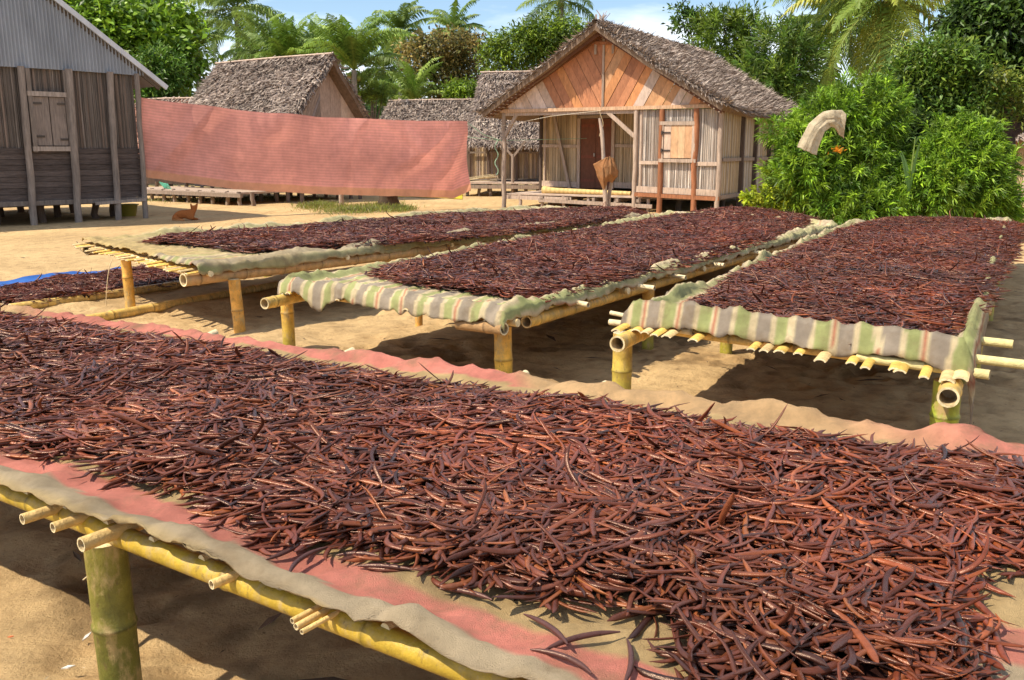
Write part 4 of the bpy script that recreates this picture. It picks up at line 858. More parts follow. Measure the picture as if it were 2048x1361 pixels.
for (a0, a1, s_) in ((.68, .79, .15), (1.66, 1.76, .17), (2.56, 2.68, .15), (3.24, 3.33, .13), (-.5, -.45, .15), (-1.7, -1.7, .15), (-3.2, -3.2, .15)):
    post(F7, a0, -.12, -.2, 3.33, s_, GS * .95, H7, lean=a1 - a0)
m = MB()
for a in (.90, 1.68): beam(m, F7.P(a, -.10, 1.55), F7.P(a, -.10, 3.3), .09, .04, GS * .8, up=F7.v)
for z in (1.62, 2.78): beam(m, F7.P(.84, -.11, z), F7.P(1.74, -.11, z), .04, .10, GS * 1.35)
wn = m.build('window', M['wood'], H7)
for a0 in (.955, 1.30):
    m = MB(); bx(m, F7, a0, a0 + .325, -.085, -.05, 1.69, 2.72, np.array([.235, .19, .165]) * (.95 + .1 * rs.rand())); sh = m.build('shutter', M['wood'], wn)
for (a0, z0, c) in ((.96, 2.56, .07), (1.46, 2.56, .08), (.96, 1.86, .05), (1.46, 1.80, .06)):
    m = MB(); bx(m, F7, a0, a0 + .17, -.10, -.086, z0, z0 + .045, np.array([c, c * .75, c * .6])); m.build('hinge', M['metal'], wn)
m = MB(); bx(m, F7, -3.3, 3.3, .05, 5.9, .38, .48, DK); beam(m, F7.P(-3.3, -.05, .47), F7.P(3.3, -.05, .45), .10, .10, GS * .7); beam(m, F7.P(2.05, -.2, .40), F7.P(3.25, -.15, .44), .07, .07, GS * 1.2); m.build('floor', M['wood'], H7)
for (a, w_) in ((.3, .9), (1.2, .6), (1.5, 1.6), (2.4, .7), (2.2, 2.2), (3.1, 1.2), (.4, 2.6), (3.1, 3.4), (-.4, 1.8), (1.4, 3.6), (2.3, 4.8), (-1, 3.6)): post(F7, a, w_, -.2, .42, .17, DK * 1.5, H7, name='stilt', lean=rs.randn() * .05)

# ------------------------------------------------------------------ the pink shade net on its line
pA = np.array([-8.82, 21.75]); pB = np.array([-0.32, 26.28])
def netz(t):   # t along the cloth 0..1 -> top, bottom heights measured from the photograph
    return np.interp(t, [0, .25, .5, .75, 1], [2.80, 2.58, 2.43, 2.38, 2.38]), np.interp(t, [0, .03, .25, .5, .8, .95, 1], [.98, .92, .63, .47, .34, .27, .50])
nt_, nz_ = 240, 56; T_, S_ = np.meshgrid(np.linspace(0, 1, nt_), np.linspace(0, 1, nz_)); tt = T_ * .885 + .005
top_, bot_ = netz(T_)
edge = .12 * S_ * (T_ - .5) * 2 * (np.abs(T_ - .5) > .47)
Pn = pA + (pB - pA) * (tt)[..., None]
nn = nrm(np.array([-(pB - pA)[1], (pB - pA)[0]]))
fold = .16 * fbm(T_ * 6, S_ * .7, 3, 3) + .05 * fbm(T_ * 22, S_ * .8, 33, 2) + .10 * np.maximum(0, 1 - 6 * np.abs(fbm(T_ * 4 + S_ * .5, S_ * .6, 35, 2))) + .10 * np.clip(T_ - .72, 0, 1) / .28 * np.sin((T_ * 9 + S_ * 1.5) * 5) * (0.3 + .7 * S_) + .05 * np.exp(-((T_ - .07) / .02) ** 2) + .015 * fbm(T_ * 30, S_ * 2, 9, 2) + .06 * np.clip((T_ - .55) / .45, 0, 1) * np.maximum(0, 1 - 5 * np.abs(fbm(T_ * 9 - S_ * 2.0, S_ * .8, 21, 2)))
Zn = top_ * (1 - S_) + bot_ * S_ + .03 * fbm(T_ * 12, S_ * 0, 51, 2) * (1 - S_) + .012 * fbm(T_ * 40, S_ * 0, 4, 2) * S_
Pn = Pn - nn * fold[..., None]
base = np.array([.70, .315, .265]) * (1 - .0 * S_[..., None]) * (1 + .35 * fbm(T_ * 7, S_ * 2.2, 12, 4) - .25 * np.exp(-((T_ - .17) / .06) ** 2 - (S_ / .3) ** 2) - .22 * np.exp(-((T_ - .45) / .09) ** 2 - (S_ / .35) ** 2))[..., None]
base = base * (1 + .20 * (np.arange(nz_) % 2)[:, None, None]) * (1 + .02 * (np.arange(nt_) % 3 == 0)[None, :, None]); base = np.where((S_ > .90)[..., None], np.array([.74, .36, .22]), base)
m = MB(); i = np.arange(nz_ - 1)[:, None] * nt_; j = np.arange(nt_ - 1)[None]
m.add(np.concatenate([Pn, Zn[..., None]], -1), np.stack([i + j, i + j + 1, i + nt_ + j + 1, i + nt_ + j], -1).reshape(-1, 4), base.reshape(-1, 3))
M['net'] = mat('woven_net', .9, .14, 5, .3, 60, .1, trans=.30)
tag(m.build('shade_net', M['net'], loc=(-5, 24, 0)), 'long faded pink shade net hung on a line between the two houses', 'net')
m = MB(); q = pA + (pB - pA) * .885
tube(m, [z3(pA, 2.82), z3(pA + (pB - pA) * .005, 2.80)], .008, LBE, 5)
tube(m, [z3(q, 2.38), z3(q + (pB - q) * .5, 2.02), z3(pB, 1.86)], .009, np.array([.35, .55, .38]), 5); tube(m, [z3(q, 1.95), z3(pB, 1.86)], .007, np.array([.35, .55, .38]), 5)
tube(m, [z3(pB, 1.86), F.P(.9, 1.2, 1.90), F.P(1.6, 2.2, 1.93)], .007, np.array([.35, .55, .38]), 5)
zz = np.linspace(1.86, .9, 14); tube(m, np.stack([pB[0] - .12 + .05 * np.sin(zz * 14), np.full(14, pB[1] - .1), zz], -1), .012, np.array([.38, .58, .40]), 5)
tag(m.build('clothes_line', M['rope'], loc=(pB[0], pB[1], 0)), 'green and pale string tied round the porch post, its loose end dangling', 'string')
m = MB(); tube(m, [F.P(-.02, -.08, 2.55 - .3), F.P(1.6, -.12, 2.50), F.P(3.1, -.1, 2.62)], .006, np.array([.62, .56, .46]), 4)
zz = np.linspace(2.6, 1.95, 8); tube(m, np.stack([F.P(3.12, -.1, 0)[0] + .05 * np.sin(zz * 9), np.full(8, F.P(3.12, -.12, 0)[1]), zz], -1), .008, LBE, 5)
tag(m.build('hanging_string', M['rope'], loc=(pB[0], pB[1], 0)), 'thin pale string slung under the porch beam with a loop hanging before the door', 'string')
# ------------------------------------------------------------------ trees and other plants
def leaf_mesh(mb, p, d, nrmv, L_, Wd, col, fold=True, droop=0.0):
    # p base, d direction, nrmv face normal ; all (n,3)
    n = len(p); s = nrm(np.cross(d, nrmv)); up = np.cross(s, d); L_ = np.broadcast_to(L_, (n,))[:, None]; Wd = np.broadcast_to(Wd, (n,))[:, None]
    mid = p + d * L_ * .5 - up * 0; tip = p + d * L_ - np.array([0, 0, 1.0]) * droop * L_
    if fold:
        V = np.stack([p, mid + s * Wd / 2 + up * Wd * .15, tip, mid - s * Wd / 2 + up * Wd * .15, mid - up * Wd * .05], 1)
        F = np.array([[0, 1, 4], [1, 2, 4], [2, 3, 4], [3, 0, 4]])
        mb.add(V.reshape(-1, 3), (F[None] + (np.arange(n) * 5)[:, None, None]).reshape(-1, 3), np.repeat(col, 5, 0))
    else:
        V = np.stack([p, mid + s * Wd / 2, tip, mid - s * Wd / 2], 1); mb.add(V.reshape(-1, 3), np.arange(4 * n).reshape(n, 4), np.repeat(col, 4, 0))
def crown(mb, blobs, nclump, per, leaf, wid, cols, cr=0.4, fold=False, lance=False, shell=0.55, seed=0, droop=.15):
    blobs = np.array(blobs, float); vol = (blobs[:, 3] * blobs[:, 4] * blobs[:, 5]) ** .67; k = rs.choice(len(blobs), nclump, p=vol / vol.sum())
    u = nrm(rs.randn(nclump, 3)); u[:, 1] -= .35; u[:, 2] += .15; u = nrm(u); r = (shell + (1 - shell) * rs.rand(nclump) ** .5) * (1 + .12 * rs.randn(nclump))
    c = blobs[k, :3] + u * blobs[k, 3:6] * r[:, None]
    cc = cols[rs.choice(len(cols), nclump)] * (.45 + 1.05 * rs.rand(nclump))[:, None]
    n = nclump * per; ci = np.repeat(np.arange(nclump), per); outd = u[ci]
    if lance:                      # whorls of narrow leaves round shoot tips
        ax = nrm(outd + np.array([0, 0, .55]) + rs.randn(nclump, 3)[ci] * .35); f = np.tile(np.arange(per) / per, nclump)
        base = c[ci] + ax * (f * cr - cr * .5)[:, None]; rnd = nrm(rs.randn(n, 3)); side = nrm(np.cross(ax, rnd)); d = nrm(side * (1.15 - .7 * f)[:, None] + ax * (.35 + .7 * f)[:, None])
        p = base; nv = nrm(ax + rs.randn(n, 3) * .3)
    else:
        p = c[ci] + rs.randn(n, 3) * cr * np.array([.5, .5, .38]); d = nrm(rs.randn(n, 3) + outd * .9 + np.array([0, 0, -.1])); nv = nrm(outd * .6 + np.array([0, 0, .9]) + rs.randn(n, 3) * .55)
    col = cc[ci] * (.75 + .5 * rs.rand(n))[:, None]
    leaf_mesh(mb, p, d, nv, leaf * (.6 + .7 * rs.rand(n)), wid * (.7 + .5 * rs.rand(n)), col, fold, droop)
    return c
def limbs(mb, base, tips, r0, col, mid=.5):
    base = np.array(base, float)
    for t in tips:
        t = np.array(t, float); n = 7; f = np.linspace(0, 1, n)[:, None]; ctrl = base + (t - base) * np.array([.25, .25, .62]) + rs.randn(3) * .12 * np.linalg.norm(t - base) * .5
        pts = base * (1 - f) ** 2 + 2 * ctrl * f * (1 - f) + t * f ** 2; tube(mb, pts, np.linspace(r0, r0 * .2, n), col, 7, cap=False)
GD = np.array([[.045, .09, .012], [.06, .115, .018], [.035, .065, .012], [.085, .15, .022]])
GB = np.array([[.16, .255, .018], [.22, .33, .022], [.10, .18, .016], [.29, .40, .03]])
GY = np.array([[.22, .26, .03], [.16, .21, .03], [.28, .28, .04], [.12, .17, .025]])
OL = np.array([[.28, .20, .05], [.22, .19, .05], [.34, .24, .07], [.14, .14, .04]])
BK = np.array([.20, .15, .11])
def tree(name, label, foot, blobs, nclump, per, leaf, wid, cols, cr, fold=False, lance=False, trunk_r=.12, tipn=7, group=None, cat='tree', bark=BK, shell=.55, droop=.15, fork=.35):
    foot = np.array(foot, float); t = empty(name, (foot[0], foot[1], 0), label, cat, group)
    m = MB(); c = crown(m, blobs, nclump, per, leaf, wid, cols, cr, fold, lance, shell, droop=droop); m.build('crown', M['leaf'], t, smooth=False)
    m = MB(); zc = np.mean([b[2] for b in blobs]); bm = np.mean(np.array(blobs)[:, :3], 0)
    k = foot + (bm - foot) * fork; k = np.array([k[0], k[1], (zc) * fork]); b0 = np.array([foot[0], foot[1], -.2])
    tube(m, [b0, b0 * .6 + k * .4 + rs.randn(3) * .04, k], [trunk_r * 1.25, trunk_r, trunk_r * .85], bark, 9, cap=False)
    limbs(m, k, c[rs.choice(len(c), tipn, replace=False)] * .9 + bm * .1, trunk_r * .65, bark); m.build('trunk', M['bark'], t)
    return t
def blob(px, py, d, rx, ry, rdep=None):
    p = D(px, py, d); a = rx * d / 1800; b = ry * d / 1800; return [p[0], p[1], p[2], a, rdep or (a * .8), b]

# broadleaf trees, left
gb = 'trees behind the houses'
tree('broadleaf_tree', 'bright green large leaved tree between the tin roofed house and the palms', (*D(300, 300, 37)[:2], 0), [blob(290, 110, 37, 110, 75), blob(230, 70, 37, 60, 50), blob(360, 130, 36.5, 60, 60), blob(330, 60, 38, 80, 35)], 560, 26, .34, .17, GB * np.array([.85, .95, .9]), .55, group=gb)
tree('broadleaf_tree', 'dark tall crown filling the top left corner above the bright green tree', (*D(280, 300, 46)[:2], 0), [blob(220, 20, 46, 120, 50), blob(335, 22, 47, 45, 30), blob(170, 60, 45, 60, 70), blob(270, 150, 44, 130, 90)], 800, 26, .34, .17, GD, .6, trunk_r=.25, group=gb)
tree('leafy_shrub', 'rounded yellow-green shrub beside the left end of the grey thatched roof', (*D(350, 300, 34.5)[:2], 0), [blob(345, 155, 34.5, 42, 45), blob(330, 190, 34.5, 45, 35)], 260, 30, .20, .07, GY * np.array([.6, .95, .8]), .35, group=gb, cat='shrub')
tree('broadleaf_tree', 'brown and olive spreading tree between the far palms and the boarded house', (*D(905, 300, 50)[:2], 0), [blob(900, 110, 50, 75, 28), blob(860, 130, 50, 50, 35), blob(940, 140, 50, 45, 45), blob(900, 170, 50, 60, 40)], 420, 22, .26, .11, OL, .5, trunk_r=.16, tipn=22, shell=.8, group=gb)
tree('broadleaf_tree', 'soft green tree rising just left of the boarded gable', (*D(1070, 300, 41)[:2], 0), [blob(1095, 90, 41, 60, 32), blob(1040, 110, 41, 60, 35), blob(1000, 130, 41, 35, 30), blob(1130, 130, 42, 90, 60)], 560, 28, .24, .07, GB * .75, .45, group=gb)
tree('leafy_shrub', 'feathery lime green shrub above the small far thatch', (*D(745, 300, 45)[:2], 0), [blob(748, 180, 45, 38, 28), blob(722, 195, 45, 26, 25), blob(775, 200, 45, 20, 18)], 200, 26, .22, .04, np.array([[.30, .38, .06], [.24, .33, .05]]), .35, lance=True, group=gb, cat='shrub')
tree('leafy_shrub', 'small pale green shrub between the small far thatch and the boarded house', (*D(930, 300, 46)[:2], 0), [blob(928, 193, 46, 28, 18)], 110, 26, .24, .06, GB, .35, group=gb, cat='shrub')
for (lab, px, py, rx, ry, d, c) in (('loose green thicket of long leaved bushes right behind the grey ridge', 1440, 100, 75, 62, 37, GB * .62), ('yellow-green thicket behind the right end of the grey roof', 1545, 130, 75, 75, 35, GY * np.array([.7, .95, .9]))):
    tree('leafy_tree', lab, (*D(px, 300, d)[:2], 0), [blob(px, py, d, rx, ry), blob(px - 30, py + 40, d, rx, ry * .7), blob(px + 30, py - 30, d, rx * .4, ry * .4), blob(px + 20, py + 90, d, rx, 60)], 560, 16, .36, .055, c, .5, lance=True, group=gb)
tree('leafy_tree', 'thin dark branch tip reaching over the middle of the grey ridge', (*D(1390, 300, 40)[:2], 0), [blob(1365, 62, 40, 32, 22), blob(1345, 45, 40, 12, 14), blob(1410, 75, 40, 30, 25)], 70, 24, .24, .09, GD * 1.3, .3, group=gb)
# right hand side
tree('broadleaf_tree', 'big dark glossy tree in the top right corner with a leaning black trunk', (*D(2016, 385, 22)[:2], 0), [blob(1985, 70, 23, 110, 80), blob(1900, 90, 23, 60, 55), blob(2080, 60, 23, 90, 120), blob(1960, 170, 23.5, 130, 80), blob(2090, 180, 23, 90, 70), blob(1900, 20, 23, 25, 25), blob(1870, 70, 23, 18, 18)], 1500, 26, .21, .10, GD * 1.1, .38, fold=True, trunk_r=.16, bark=np.array([.05, .035, .03]), group='trees and bushes on the right', shell=.5, fork=.45)
tree('broadleaf_tree', 'yellowish loose tree in front of the dark one, above the two bright bushes', (*D(1870, 400, 19.5)[:2], 0), [blob(1840, 150, 19.5, 75, 55), blob(1790, 190, 19.5, 65, 60), blob(1900, 200, 19.5, 70, 55), blob(1860, 250, 19.5, 90, 50), blob(1760, 270, 19.5, 60, 60)], 900, 24, .15, .055, GY * np.array([.65, .9, .8]), .30, group='trees and bushes on the right', shell=.45)
tree('broadleaf_tree', 'sparse yellow twigs hanging in from the right edge', (*D(2100, 400, 19)[:2], 0), [blob(2045, 190, 19, 50, 22), blob(2030, 235, 19, 30, 16), blob(2070, 130, 19, 50, 40), blob(1960, 165, 19, 40, 7)], 170, 24, .12, .045, GY * 1.1, .22, group='trees and bushes on the right', shell=.7)
def lbush(label, foot, blobs, n, cols, leaf=.17, wid=.030): return tree('leafy_bush', label, foot, blobs, n, 22, leaf, wid, cols, .22, fold=True, lance=True, trunk_r=.05, tipn=14, group='trees and bushes on the right', cat='bush', shell=.72, droop=.28)
lbush('bright green narrow leaved bush beside the boarded house, the tan cloth thrown over it', (*D(1650, 440, 17.5)[:2], 0), [blob(1660, 350, 17.3, 115, 85), blob(1600, 350, 16.8, 70, 65), blob(1700, 240, 17.5, 85, 75), blob(1640, 235, 17.2, 60, 40), blob(1560, 268, 17.0, 48, 24), blob(1600, 300, 17, 50, 35), blob(1720, 330, 17.5, 65, 100), blob(1700, 410, 16.8, 110, 45), blob(1735, 205, 17.8, 35, 35)], 1750, GB * np.array([.95, 1.05, 1.0]))
lbush('round bright green narrow leaved bush behind the right table', (*D(1900, 440, 16.8)[:2], 0), [blob(1905, 345, 16.8, 92, 82), blob(1860, 380, 16.5, 75, 60), blob(1945, 395, 16.6, 72, 48), blob(1900, 290, 17, 68, 48), blob(1990, 425, 16.5, 35, 18), blob(1790, 420, 16.6, 30, 30)], 1500, GB * np.array([.95, 1.05, 1.0]))
lbush('low light green sprigs standing left of the bright bush by the house wall', (*D(1530, 440, 17.0)[:2], 0), [blob(1520, 398, 17.0, 34, 22), blob(1500, 405, 17.0, 16, 12), blob(1555, 395, 16.9, 30, 25), blob(1530, 345, 17, 8, 8), blob(1545, 360, 17, 6, 10)], 110, GB * np.array([1.7, 1.35, 1.2]), .10, .05)
lbush('dark undergrowth filling the gap between the two bright bushes', (*D(1790, 440, 18.6)[:2], 0), [blob(1790, 330, 18.8, 60, 110), blob(1830, 400, 18.4, 70, 40), blob(1760, 410, 18.4, 60, 40), blob(1850, 300, 19, 90, 60)], 620, GD * 1.0)
# tall grass stalk
t = empty('tall_grass_plant', D(1810, 430, 16.2) * np.array([1, 1, 0]), 'tall single grass stalk with broad arching blades between the two bright bushes', 'plant'); b0 = D(1810, 432, 16.2)
m = MB(); tube(m, [b0 - [0, 0, .4], D(1809, 350, 16.2), D(1811, 275, 16.2)], [.025, .018, .008], np.array([.25, .33, .08]), 6)
m.build('stem', M['leaf'], t); m = MB()
for (a, b, c) in (((1811, 400), (1795, 320), (1783, 305)), ((1812, 410), (1806, 330), (1784, 300)), ((1808, 420), (1780, 370), (1768, 430)), ((1810, 380), (1815, 300), (1822, 285)), ((1811, 290), (1817, 268), (1832, 280)), ((1811, 280), (1800, 270), (1794, 285)), ((1812, 430), (1840, 405), (1860, 425)), ((1808, 428), (1790, 400), (1782, 425))):
    P_ = [D(*q, 16.1) for q in (a, b, c)]; f = np.linspace(0, 1, 8)[:, None]; pts = P_[0] * (1 - f) ** 2 + 2 * P_[1] * f * (1 - f) + P_[2] * f ** 2
    wd = .028 * np.sin(np.linspace(.3, 3.05, 8)); s_ = np.array([1, .25, 0.0]); V = np.stack([pts - s_ * wd[:, None], pts + s_ * wd[:, None]], 1).reshape(-1, 3); i = np.arange(7) * 2; m.add(V, np.stack([i, i + 1, i + 3, i + 2], -1), np.array([.13, .24, .06]))
m.build('blade', M['leaf'], t)
# flower
t = empty('orange_flower', D(1660, 300, 16.0), 'orange spiky flower head on the left bright bush below the tan cloth', 'flower'); m = MB(); n = 60; p = np.tile(D(1660, 300, 15.95), (n, 1)) + rs.randn(n, 3) * np.array([.05, .02, .02]); d = nrm(rs.randn(n, 3) + [0, -.8, .2])
leaf_mesh(m, p, d, nrm(rs.randn(n, 3)), .075, .014, np.tile(np.array([.75, .30, .02]), (n, 1)), False); m.build('petal_cluster', M['leaf'], t, smooth=False)

# ------------------------------------------------------------------ palms
def palm_mesh(n_f, L_, up, cols, lw=.05, nleaf=46, droop=1.0, spread=1.0, ldroop=.5, lmul=.19):
    m = MB()
    for k in range(n_f):
        az = k * 2.399 + rs.randn() * .2; e0 = math.radians(up[0] + (up[1] - up[0]) * ((k + .5) / n_f) + rs.randn() * 6); L = L_ * (.75 + .35 * rs.rand())
        n = 16; s = np.linspace(0, 1, n); ang = e0 - droop * (s ** 1.5) * (1.15 + .3 * rs.randn()); ds = L / (n - 1)
        hx = np.concatenate([[0], np.cumsum(np.cos(ang[:-1]) * ds)]); hz = np.concatenate([[0], np.cumsum(np.sin(ang[:-1]) * ds)])
        dirh = np.array([math.cos(az), math.sin(az), 0]); perp = np.array([-math.sin(az), math.cos(az), 0]); bow = rs.randn() * .08 * L
        R = dirh * hx[:, None] + np.array([0, 0, 1.0]) * hz[:, None] + perp * (bow * s ** 2)[:, None]
        c = cols[rs.randint(len(cols))] * (.75 + .5 * rs.rand())
        tube(m, R, .035 * (1 - s * .85) * L_ / 4, c * np.array([1.5, 1.25, 1.3]), 4, cap=False)
        ls = np.linspace(.12, .99, nleaf); q = np.stack([np.interp(ls, s, R[:, i]) for i in range(3)], -1); tg = nrm(np.gradient(q, axis=0))
        ll = L * lmul * np.sin(np.clip(ls * 1.02, 0, 1) * PI * .92 + .25) ** .7; ll = np.nan_to_num(np.clip(ll, .03 * L, None)) * (1 + .15 * rs.randn(nleaf))
        for sg in (-1, 1):
            sd = nrm(np.cross(tg, [0, 0, 1.0])) * sg; d0 = nrm(sd * .85 + tg * .55 + np.array([0, 0, .12]) + rs.randn(nleaf, 3) * .08); mid = q + d0 * ll[:, None] * .5
            d1 = nrm(d0 + np.array([0, 0, -ldroop]) * (.7 + .6 * rs.rand(nleaf))[:, None]); tip = mid + d1 * ll[:, None] * .5 - np.array([0, 0, 1]) * ll[:, None] * ldroop * .3; w_ = tg * lw / 2 * L_ / 4
            V = np.stack([q - w_ * .7, q + w_ * .7, mid + w_, mid - w_, tip + w_ * .15, tip - w_ * .15], 1); F_ = np.array([[0, 1, 2, 3], [3, 2, 4, 5]])
            m.add(V.reshape(-1, 3), (F_[None] + (np.arange(nleaf) * 6)[:, None, None]).reshape(-1, 4), np.repeat(c * (.8 + .4 * rs.rand(nleaf, 1)), 6, 0))
    return m
PGc = np.array([[.20, .29, .05], [.15, .23, .04], [.26, .34, .07], [.13, .19, .04]]); PYc = np.array([[.27, .31, .04], [.19, .26, .04], [.15, .22, .035], [.36, .36, .05]])
def palm(loc, H_, args, label, trunk_lean=(0, 0), tr=.16):
    t = empty('coconut_palm', (loc[0], loc[1], 0), label, 'palm tree', 'coconut palms')
    m = palm_mesh(**args); V = [v + np.array([loc[0] + trunk_lean[0], loc[1] + trunk_lean[1], H_]) for v in m.V]; m.V = V; m.build('crown', M['frond'], t, smooth=False)
    m = MB(); n = 24; f = np.linspace(0, 1, n); pts = np.stack([loc[0] + trunk_lean[0] * f ** 1.6, loc[1] + trunk_lean[1] * f ** 1.6, -.2 + (H_ + .2) * f], -1)
    tube(m, pts, tr * (1.25 - .5 * f) * (1 + .06 * (np.arange(n) % 2)), np.array([.30, .25, .20]), 9, cap=False)
    for k in range(7):
        a = rs.rand() * 6.28; c = pts[-1] + np.array([math.cos(a) * .22, math.sin(a) * .22, -.25 - .15 * rs.rand()]); th = np.linspace(-PI / 2, PI / 2, 6)
        tube(m, [c + np.array([0, 0, .13 * math.sin(x)]) for x in th], .11 * np.cos(th) + .01, np.array([.22, .24, .05]) if k % 2 else np.array([.30, .22, .06]), 7)
    m.build('trunk', M['bark'], t); return t
def at(px, py, d): p = D(px, py, d); return p[:2], p[2]
full = dict(n_f=26, up=(75, -40), cols=PGc, droop=1.15, ldroop=.8); young = dict(n_f=27, up=(86, 35), cols=PGc * np.array([1.05, 1.1, .9]), droop=1.0, ldroop=.6)
l, z = at(1118, 22, 62); palm(l, z, dict(full, L_=4.2, n_f=20, lw=.07), 'palm whose crown shows directly above the left slope of the boarded house')
l, z = at(500, 40, 56); palm(l, z, dict(full, L_=4.6, lw=.08), 'tall coconut palm at the left of the palm row, cut by the top edge')
l, z = at(590, 155, 46); palm(l, z, dict(young, L_=3.5, lw=.08), 'upright palm behind the middle of the grey thatched ridge')
l, z = at(535, 120, 50); palm(l, z, dict(full, L_=3.3, lw=.08), 'drooping palm just left of the upright one behind the thatched ridge')
l, z = at(652, 130, 52); palm(l, z, dict(young, L_=2.7, lw=.08, up=(84, 20)), 'smaller upright palm over the right end of the thatched ridge')
l, z = at(720, 150, 44); p0 = palm(l, z, dict(young, L_=3.4, lw=.08, n_f=28), 'large fresh green palm with tall upright fronds right of the thatched gable')
l, z = at(420, 110, 48); palm(l, z, dict(young, L_=2.2, lw=.08), 'palm emerging beside the bright green broadleaf tree')
l, z = at(808, 80, 88); palm(l, z, dict(full, L_=4.2, lw=.11), 'small distant palm over the left of the brown tree')
l, z = at(912, 78, 95); palm(l, z, dict(full, L_=4.2, lw=.11), 'small distant palm over the right of the brown tree')
l, z = at(835, 210, 48); palm(l, z, dict(young, L_=3.0, lw=.07, n_f=16, up=(84, 20)), 'low young palm over the small far thatch')
l, z = at(775, 150, 60); palm(l, z, dict(full, L_=3.2, lw=.09), 'hazy palm right of the fresh green one')
l, z = at(1735, 14, 34); palm(l, z, dict(full, L_=4.3, cols=PYc, n_f=34, lw=.07, up=(70, -60), droop=1.05, ldroop=.8), 'yellow-green coconut palm at the top right with its pale trunk showing below', tr=.17)
l, z = at(1640, 62, 44); palm(l, z, dict(full, L_=5.0, n_f=34, lw=.08, cols=PGc * 1.0, up=(75, -50), ldroop=.8), 'darker coconut palm left of the yellow-green one')
# far wood closing the view
m = MB(); xs_ = np.linspace(-75, 80, 110); bl = []
for x in xs_: bl.append([x + rs.randn(), 110 + rs.rand() * 12, 2.5 + rs.rand() * 4.0, 4.0, 3.0, 3.0 + rs.rand() * 2.5])
crown(m, bl, 5200, 16, .9, .45, GD * 1.3, 1.2); tag(m.build('far_wood', M['leaf'], smooth=False), 'far off dark green wood seen through gaps behind the houses', 'wood', None, 'stuff')
m = MB(); bl = []
for x in np.linspace(-32, 28, 40): bl.append([x + rs.randn() * .5, 52 + rs.rand() * 5, 1.0 + rs.rand() * 1.6, 1.6, 1.6, 1.4 + rs.rand() * .8])
crown(m, bl, 2600, 18, .4, .18, GD * 1.5, .6); tag(m.build('undergrowth', M['leaf'], smooth=False), 'low green undergrowth behind the row of houses', 'undergrowth', None, 'stuff')

# ------------------------------------------------------------------ grass patches near the net
def grass(label, spots, n, h, cols):
    m = MB(); s = np.array(spots, float); k = rs.randint(len(s), size=n); x = s[k, 0] + rs.randn(n) * s[k, 2]; y = s[k, 1] + rs.randn(n) * s[k, 3]; z = gh(x, y) - .01
    d = nrm(np.stack([rs.randn(n) * .45, rs.randn(n) * .45, np.ones(n)], -1)); leaf_mesh(m, np.stack([x, y, z], -1), d, nrm(rs.randn(n, 3) * np.array([1, 1, .1])), h * (.4 + .8 * rs.rand(n)), .016, cols[rs.randint(len(cols), size=n)] * (.7 + .5 * rs.rand(n, 1)), False, droop=.15)
    tag(m.build('grass', M['leaf'], smooth=False), label, 'grass', None, 'stuff')
def sp(px, py, rx, ry): p = G(px, py); return [p[0], p[1], rx, ry]
grass('grass patch below the middle of the pink net', [sp(690, 420, .35, .8), sp(650, 415, .3, .6), sp(760, 415, .35, .9), sp(730, 420, .3, .6), sp(800, 420, .2, .4), sp(630, 412, .2, .5)], 5200, .22, np.array([[.20, .26, .04], [.28, .32, .06], [.32, .28, .12]]))
grass('thin weeds along the low deck under the left half of the pink net', [sp(300, 388, .5, .6), sp(340, 400, .5, .5), sp(440, 402, .8, .5), sp(560, 395, .8, .4), sp(330, 362, .5, 1), sp(160, 395, .6, .6)], 2600, .15, np.array([[.16, .22, .04], [.28, .30, .10], [.34, .30, .16]]))

# ------------------------------------------------------------------ smaller things
def skin_figure(name, verts, edges, radii, m_, cols, parent=None, loc=(0, 0, 0), sub=2):
    me = bpy.data.meshes.new('tmp'); me.from_pydata(verts, edges, []); o = bpy.data.objects.new('tmp', me); sc.collection.objects.link(o)
    sk = o.modifiers.new('s', 'SKIN'); o.modifiers.new('u', 'SUBSURF').levels = sub
    for i, r in enumerate(radii): me.skin_vertices[0].data[i].radius = r if isinstance(r, tuple) else (r, r)
    me.skin_vertices[0].data[0].use_root = True
    dg = bpy.context.evaluated_depsgraph_get(); ev = o.evaluated_get(dg); e = bpy.data.meshes.new_from_object(ev)
    V = np.array([v.co[:] for v in e.vertices]); q = [list(p.vertices) for p in e.polygons]; bpy.data.objects.remove(o)
    mb = MB(); mb.add(V, np.array([p for p in q if len(p) == 4]), cols(V)); t3 = [p for p in q if len(p) == 3]
    if t3: mb.F.append(np.array(t3))
    mb.V[0] = mb.V[0] + np.array(loc); return mb.build(name, m_, parent, loc=loc)
# the dog, lying with its back to us, head up
dp = G(368, 440); sv = [(-.20, 0, .10), (-.10, .03, .145), (.02, .05, .155), (.13, .06, .16), (.185, .09, .235), (.20, .10, .30), (.205, .155, .295), (.20, .23, .275),
      (-.22, .02, .06), (-.24, .10, .04), (-.18, .18, .03), (-.16, -.10, .06), (-.05, -.14, .035), (.06, -.13, .025), (.18, .0, .06), (.20, .16, .03), (.24, .28, .02), (.16, .05, .30 + .03), (.15, .04, .40), (.25, .10, .34), (.275, .09, .405), (.10, .12, .06), (.12, .25, .02)]
se = [(0, 1), (1, 2), (2, 3), (3, 4), (4, 5), (5, 6), (6, 7), (0, 8), (8, 9), (9, 10), (0, 11), (11, 12), (12, 13), (3, 14), (14, 15), (15, 16), (5, 17), (17, 18), (5, 19), (19, 20), (3, 21), (21, 22)]
sr = [.115, .115, .105, .095, .055, .062, .04, .025, .035, .02, .012, .075, .04, .02, .045, .028, .02, .034, .012, .034, .012, .045, .022]
